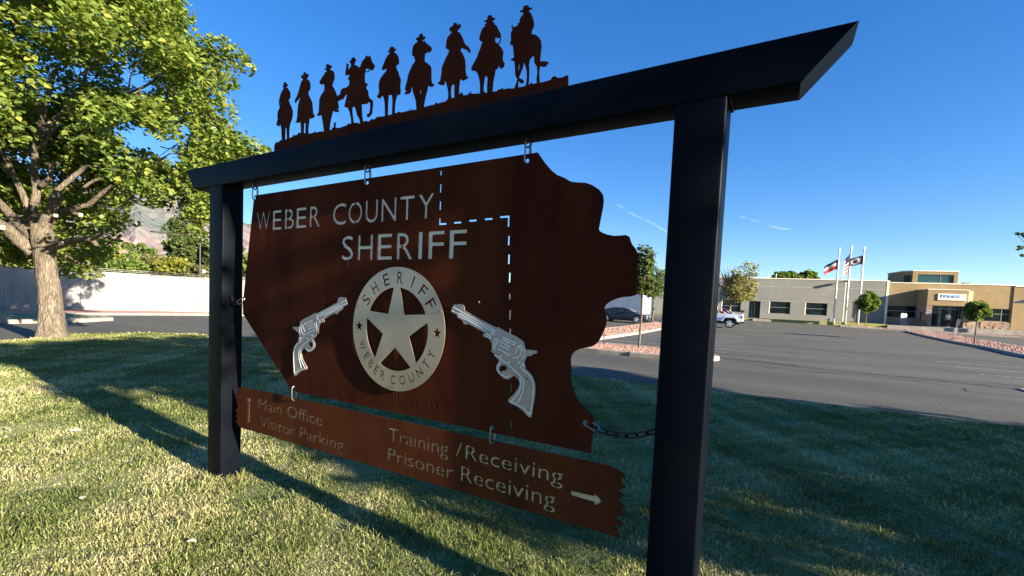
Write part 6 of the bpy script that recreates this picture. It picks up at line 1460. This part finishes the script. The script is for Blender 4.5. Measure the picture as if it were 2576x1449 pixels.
for s in (-1, 1):
    for x in (tr, -2.35):
        wheel(pk, x, s*.80, .40, .27, s, n=5)
        mb = MB(); A = [(x-.72,.62),(x-.50,.96),(x-.38,1.05),(x+.36,1.05),(x+.50,.96),(x+.74,.56)]; Bq = [(x-.60,.60),(x-.44,.86),(x-.34,.94),(x+.32,.94),(x+.44,.86),(x+.62,.56)]
        for i in range(5):
            (a, b), (c, d), (e, f_), (g_, h_) = A[i], A[i+1], Bq[i+1], Bq[i]; y0, y1 = s*.78, s*.97
            mb.add([(a,y0,b),(c,y0,d),(e,y0,f_),(g_,y0,h_),(a,y1,b),(c,y1,d),(e,y1,f_),(g_,y1,h_)], [(0,1,2,3),(7,6,5,4),(0,4,5,1),(2,6,7,3),(1,5,6,2),(0,3,7,4)])
        mb.build('fender_flare', M['truckpaint'], pk)
        MB().box(x-.5,s*.70-.1,.45,x+.5,s*.70+.1,.90).build('wheel_well', M['blackm'], pk)
    MB().box(tr+.88,s*.70-.13,.93,tr+1.02,s*.70+.12,1.12).build('tail_light', M['lampr'], pk)
MB().box(tr+.93,-.85,.50,tr+1.12,.85,.66).build('bumper', M['blackm'], pk); MB().box(-3.2,-.85,.48,-3.0,.85,.70).build('bumper', M['blackm'], pk)
MB().box(-2.2,-.70,.36,2.4,.70,.60).build('chassis', M['blackm'], pk)
fb = empty('flag_bundle', (px-.75, py+.3, gz(px, py)+1.29), 'red, white and blue flags bundled in the bed of the white pickup', 'flags')
for i, (k_, dx, dz, rot) in enumerate((('fwhite',0,0,20),('fred',.05,.02,-15),('fwhite',.35,0,35),('fblue',-.02,.28,10),('fred',-.25,.02,30),('fwhite',.6,.0,20),('fred',.2,.1,50))):
    nu = 6; V = []; 
    for a in range(nu+1):
        for b_ in range(3): V.append((dx+a*.09+.02*math.sin(a*2+b_), .05*math.sin(a*1.7+i)+b_*.04, dz+.42*(1-a/nu)**1.2-b_*.10+.03*math.sin(a*3+i)))
    o = mesh('flag', V, [(a*3+b_, (a+1)*3+b_, (a+1)*3+b_+1, a*3+b_+1) for a in range(nu) for b_ in range(2)], M[k_], fb, True); so_ = o.modifiers.new('s', 'SOLIDIFY'); so_.thickness = .012
q = gnd(1890, 816)
tag(MB().box(q[0]-.9, q[1]-.1, gz(q[0],q[1])-.05, q[0]+.9, q[1]+.1, gz(q[0],q[1])+.13).build('wheel_stop', M['concrete']), 'pale concrete wheel stop behind the pickup tail', 'wheel stop')

# ------------------------------------------------------------------ person by the entrance
pp = bl(4.72, 2.75, .80)
person = empty('person', pp, 'person in a white top and dark trousers standing before the entrance doors', 'person', rz=ROT+R(15))
def skin(name, verts, edges, rads, m, parent, lv=1):
    me = bpy.data.meshes.new(name); me.from_pydata(verts, edges, []); o = bpy.data.objects.new(name, me); COL.objects.link(o); o.parent = parent
    o.modifiers.new('skin', 'SKIN'); 
    for i, r_ in enumerate(rads): me.skin_vertices[0].data[i].radius = (r_, r_ * (.75 if name == 'body' and i in (0,1,2) else 1))
    me.skin_vertices[0].data[0].use_root = True
    s = o.modifiers.new('sub', 'SUBSURF'); s.levels = lv; s.render_levels = lv; me.materials.append(m)
    return o
M['skin'] = mat('skin', (.42,.26,.19), rough=.6); M['whiteshirt'] = mat('white_cotton', (.75,.73,.68), rough=.9); M['trous'] = mat('dark_cloth', (.02,.02,.025), rough=.9); M['hair'] = mat('dark_hair', (.03,.02,.015), rough=.8)
bv = [(0,0,.92),(0,0,1.15),(0,0,1.36),(0,0,1.46),(0,-.01,1.56),(0,-.01,1.64),(.09,0,.88),(.10,-.02,.48),(.10,0,.08),(.10,-.13,.04),(-.09,0,.88),(-.10,-.02,.48),(-.11,.02,.08),(-.11,-.11,.04),(.18,0,1.38),(.26,-.02,1.12),(.24,-.14,.90),(.24,-.18,.83),(-.18,0,1.38),(-.27,0,1.12),(-.29,-.08,.87),(-.29,-.11,.80)]
be = [(0,1),(1,2),(2,3),(3,4),(4,5),(0,6),(6,7),(7,8),(8,9),(0,10),(10,11),(11,12),(12,13),(2,14),(14,15),(15,16),(16,17),(2,18),(18,19),(19,20),(20,21)]
brd = [.15,.14,.17,.055,.09,.085,.10,.065,.045,.04,.10,.065,.045,.04,.06,.042,.032,.03,.06,.042,.032,.03]
skin('body', bv, be, brd, M['skin'], person, 2)
sv = [(0,0,.95),(0,0,1.15),(0,0,1.40),(.18,0,1.385),(.255,-.015,1.16),(-.18,0,1.385),(-.262,0,1.16)]
skin('shirt', sv, [(0,1),(1,2),(2,3),(3,4),(2,5),(5,6)], [.165,.155,.165,.075,.058,.075,.058], M['whiteshirt'], person)
tv = [(0,0,.96),(.09,0,.86),(.10,-.02,.48),(.10,0,.10),(-.09,0,.86),(-.10,-.02,.48),(-.11,.02,.10)]
skin('trousers', tv, [(0,1),(1,2),(2,3),(0,4),(4,5),(5,6)], [.165,.118,.085,.065,.118,.085,.065], M['trous'], person)
MB().sphere((0,.012,1.66), .105, 12, 8, sz=1.05).build('hair', M['hair'], person, True)

# ------------------------------------------------------------------ dry leaves on the lawn
M['dryleaf'] = mat('dry_leaf', (.62,.55,.40), (.70,.64,.50), 30, rough=.8)
for i, (u, v, lab) in enumerate(((190,1084,'pale curled dry leaf on the grass at the left, at the edge of the shade'),(207,1253,'pale dry leaf in the sunny grass left of the left post'),(483,1362,'pale dry leaf nearest the camera in the sunny grass'),(330,1258,'small pale dry leaf between the two others left of the left post'),(2106,1125,'tiny pale leaf in the shaded grass right of the right post'),(20,1078,'flat pale leaf at the left edge of the grass'),(832,1183,'tiny white bit in the grass under the words Visitor Parking'))):
    d = ray(u, v); t = (.03-CAM[2])/d[2]; c = CAM+d*t; s = .017*np.linalg.norm(d*t)/3.2*(1.0 if i < 3 else .5); a = random.uniform(0, 6)
    P_ = [(-1.4,0,0),(-.6,.7,.5),(.5,.8,.35),(1.5,0,.1),(.5,-.8,.5),(-.6,-.7,.3),(0,0,-.1)]
    V = [(c[0]+(x*math.cos(a)-y*math.sin(a))*s, c[1]+(x*math.sin(a)+y*math.cos(a))*s, c[2]+z*s) for x, y, z in P_]
    tag(mesh('fallen_leaf', V, [(6,0,1),(6,1,2),(6,2,3),(6,3,4),(6,4,5),(6,5,0)], M['dryleaf']), lab, 'leaf', 'dry leaves on the lawn')

# ------------------------------------------------------------------ thin high trails in the sky
def vap():
    m = bpy.data.materials.new('ice_vapour'); m.use_nodes = True; n = m.node_tree.nodes; l = m.node_tree.links; n.clear()
    d = n.new('ShaderNodeBsdfDiffuse'); d.inputs['Color'].default_value = (.9,.9,.9,1); t = n.new('ShaderNodeBsdfTransparent'); x = n.new('ShaderNodeMixShader'); o = n.new('ShaderNodeOutputMaterial')
    tc = n.new('ShaderNodeTexCoord'); z = n.new('ShaderNodeTexNoise'); z.inputs['Scale'].default_value = .004; z.inputs['Detail'].default_value = 5; l.new(tc.outputs['Object'], z.inputs['Vector'])
    f = n.new('ShaderNodeMapRange'); f.inputs[1].default_value = .35; f.inputs[2].default_value = .75; f.inputs[3].default_value = .0; f.inputs[4].default_value = .07
    l.new(z.outputs[0], f.inputs[0]); l.new(f.outputs[0], x.inputs[0]); l.new(t.outputs[0], x.inputs[1]); l.new(d.outputs[0], x.inputs[2]); l.new(x.outputs[0], o.inputs['Surface']); return m
M['vapour'] = vap()
for pts, lab in (([(1553,514),(1590,538),(1630,556),(1672,580),(1740,625)], 'faint white vapour trail slanting down to the right post'), ([(1862,545),(1905,556),(1950,572),(2000,578)], 'faint white vapour trail just right of the right post')):
    P_ = [at(u, v, 9000) for u, v in pts]; o = MB().tube(bez(P_, 8), [8]+[19]*(len(bez(P_, 8))-2)+[6], 8).build('vapour_trail', M['vapour'], None, True)
    tag(o, lab, 'vapour trail')

for u, lab in ((1931, 'thin pole standing on the grey wing roof before the treetops'), (1951, 'second thin pole on the grey wing roof, before the middle treetop')):
    q = at(u, 712, 64); tag(MB().tube([(q[0], q[1], 5.6), (q[0], q[1], 7.2)], .04, 6).build('roof_pole', M['galv']), lab, 'pole')
for x in (-8.6, -6.3, -3.98): tag(MB().box(x-.012, 12.855, gz(x,12.9)-.02, x+.012, 13.02, gz(x,12.9)+.143).build('curb_joint', M['near_black']), kind='structure')
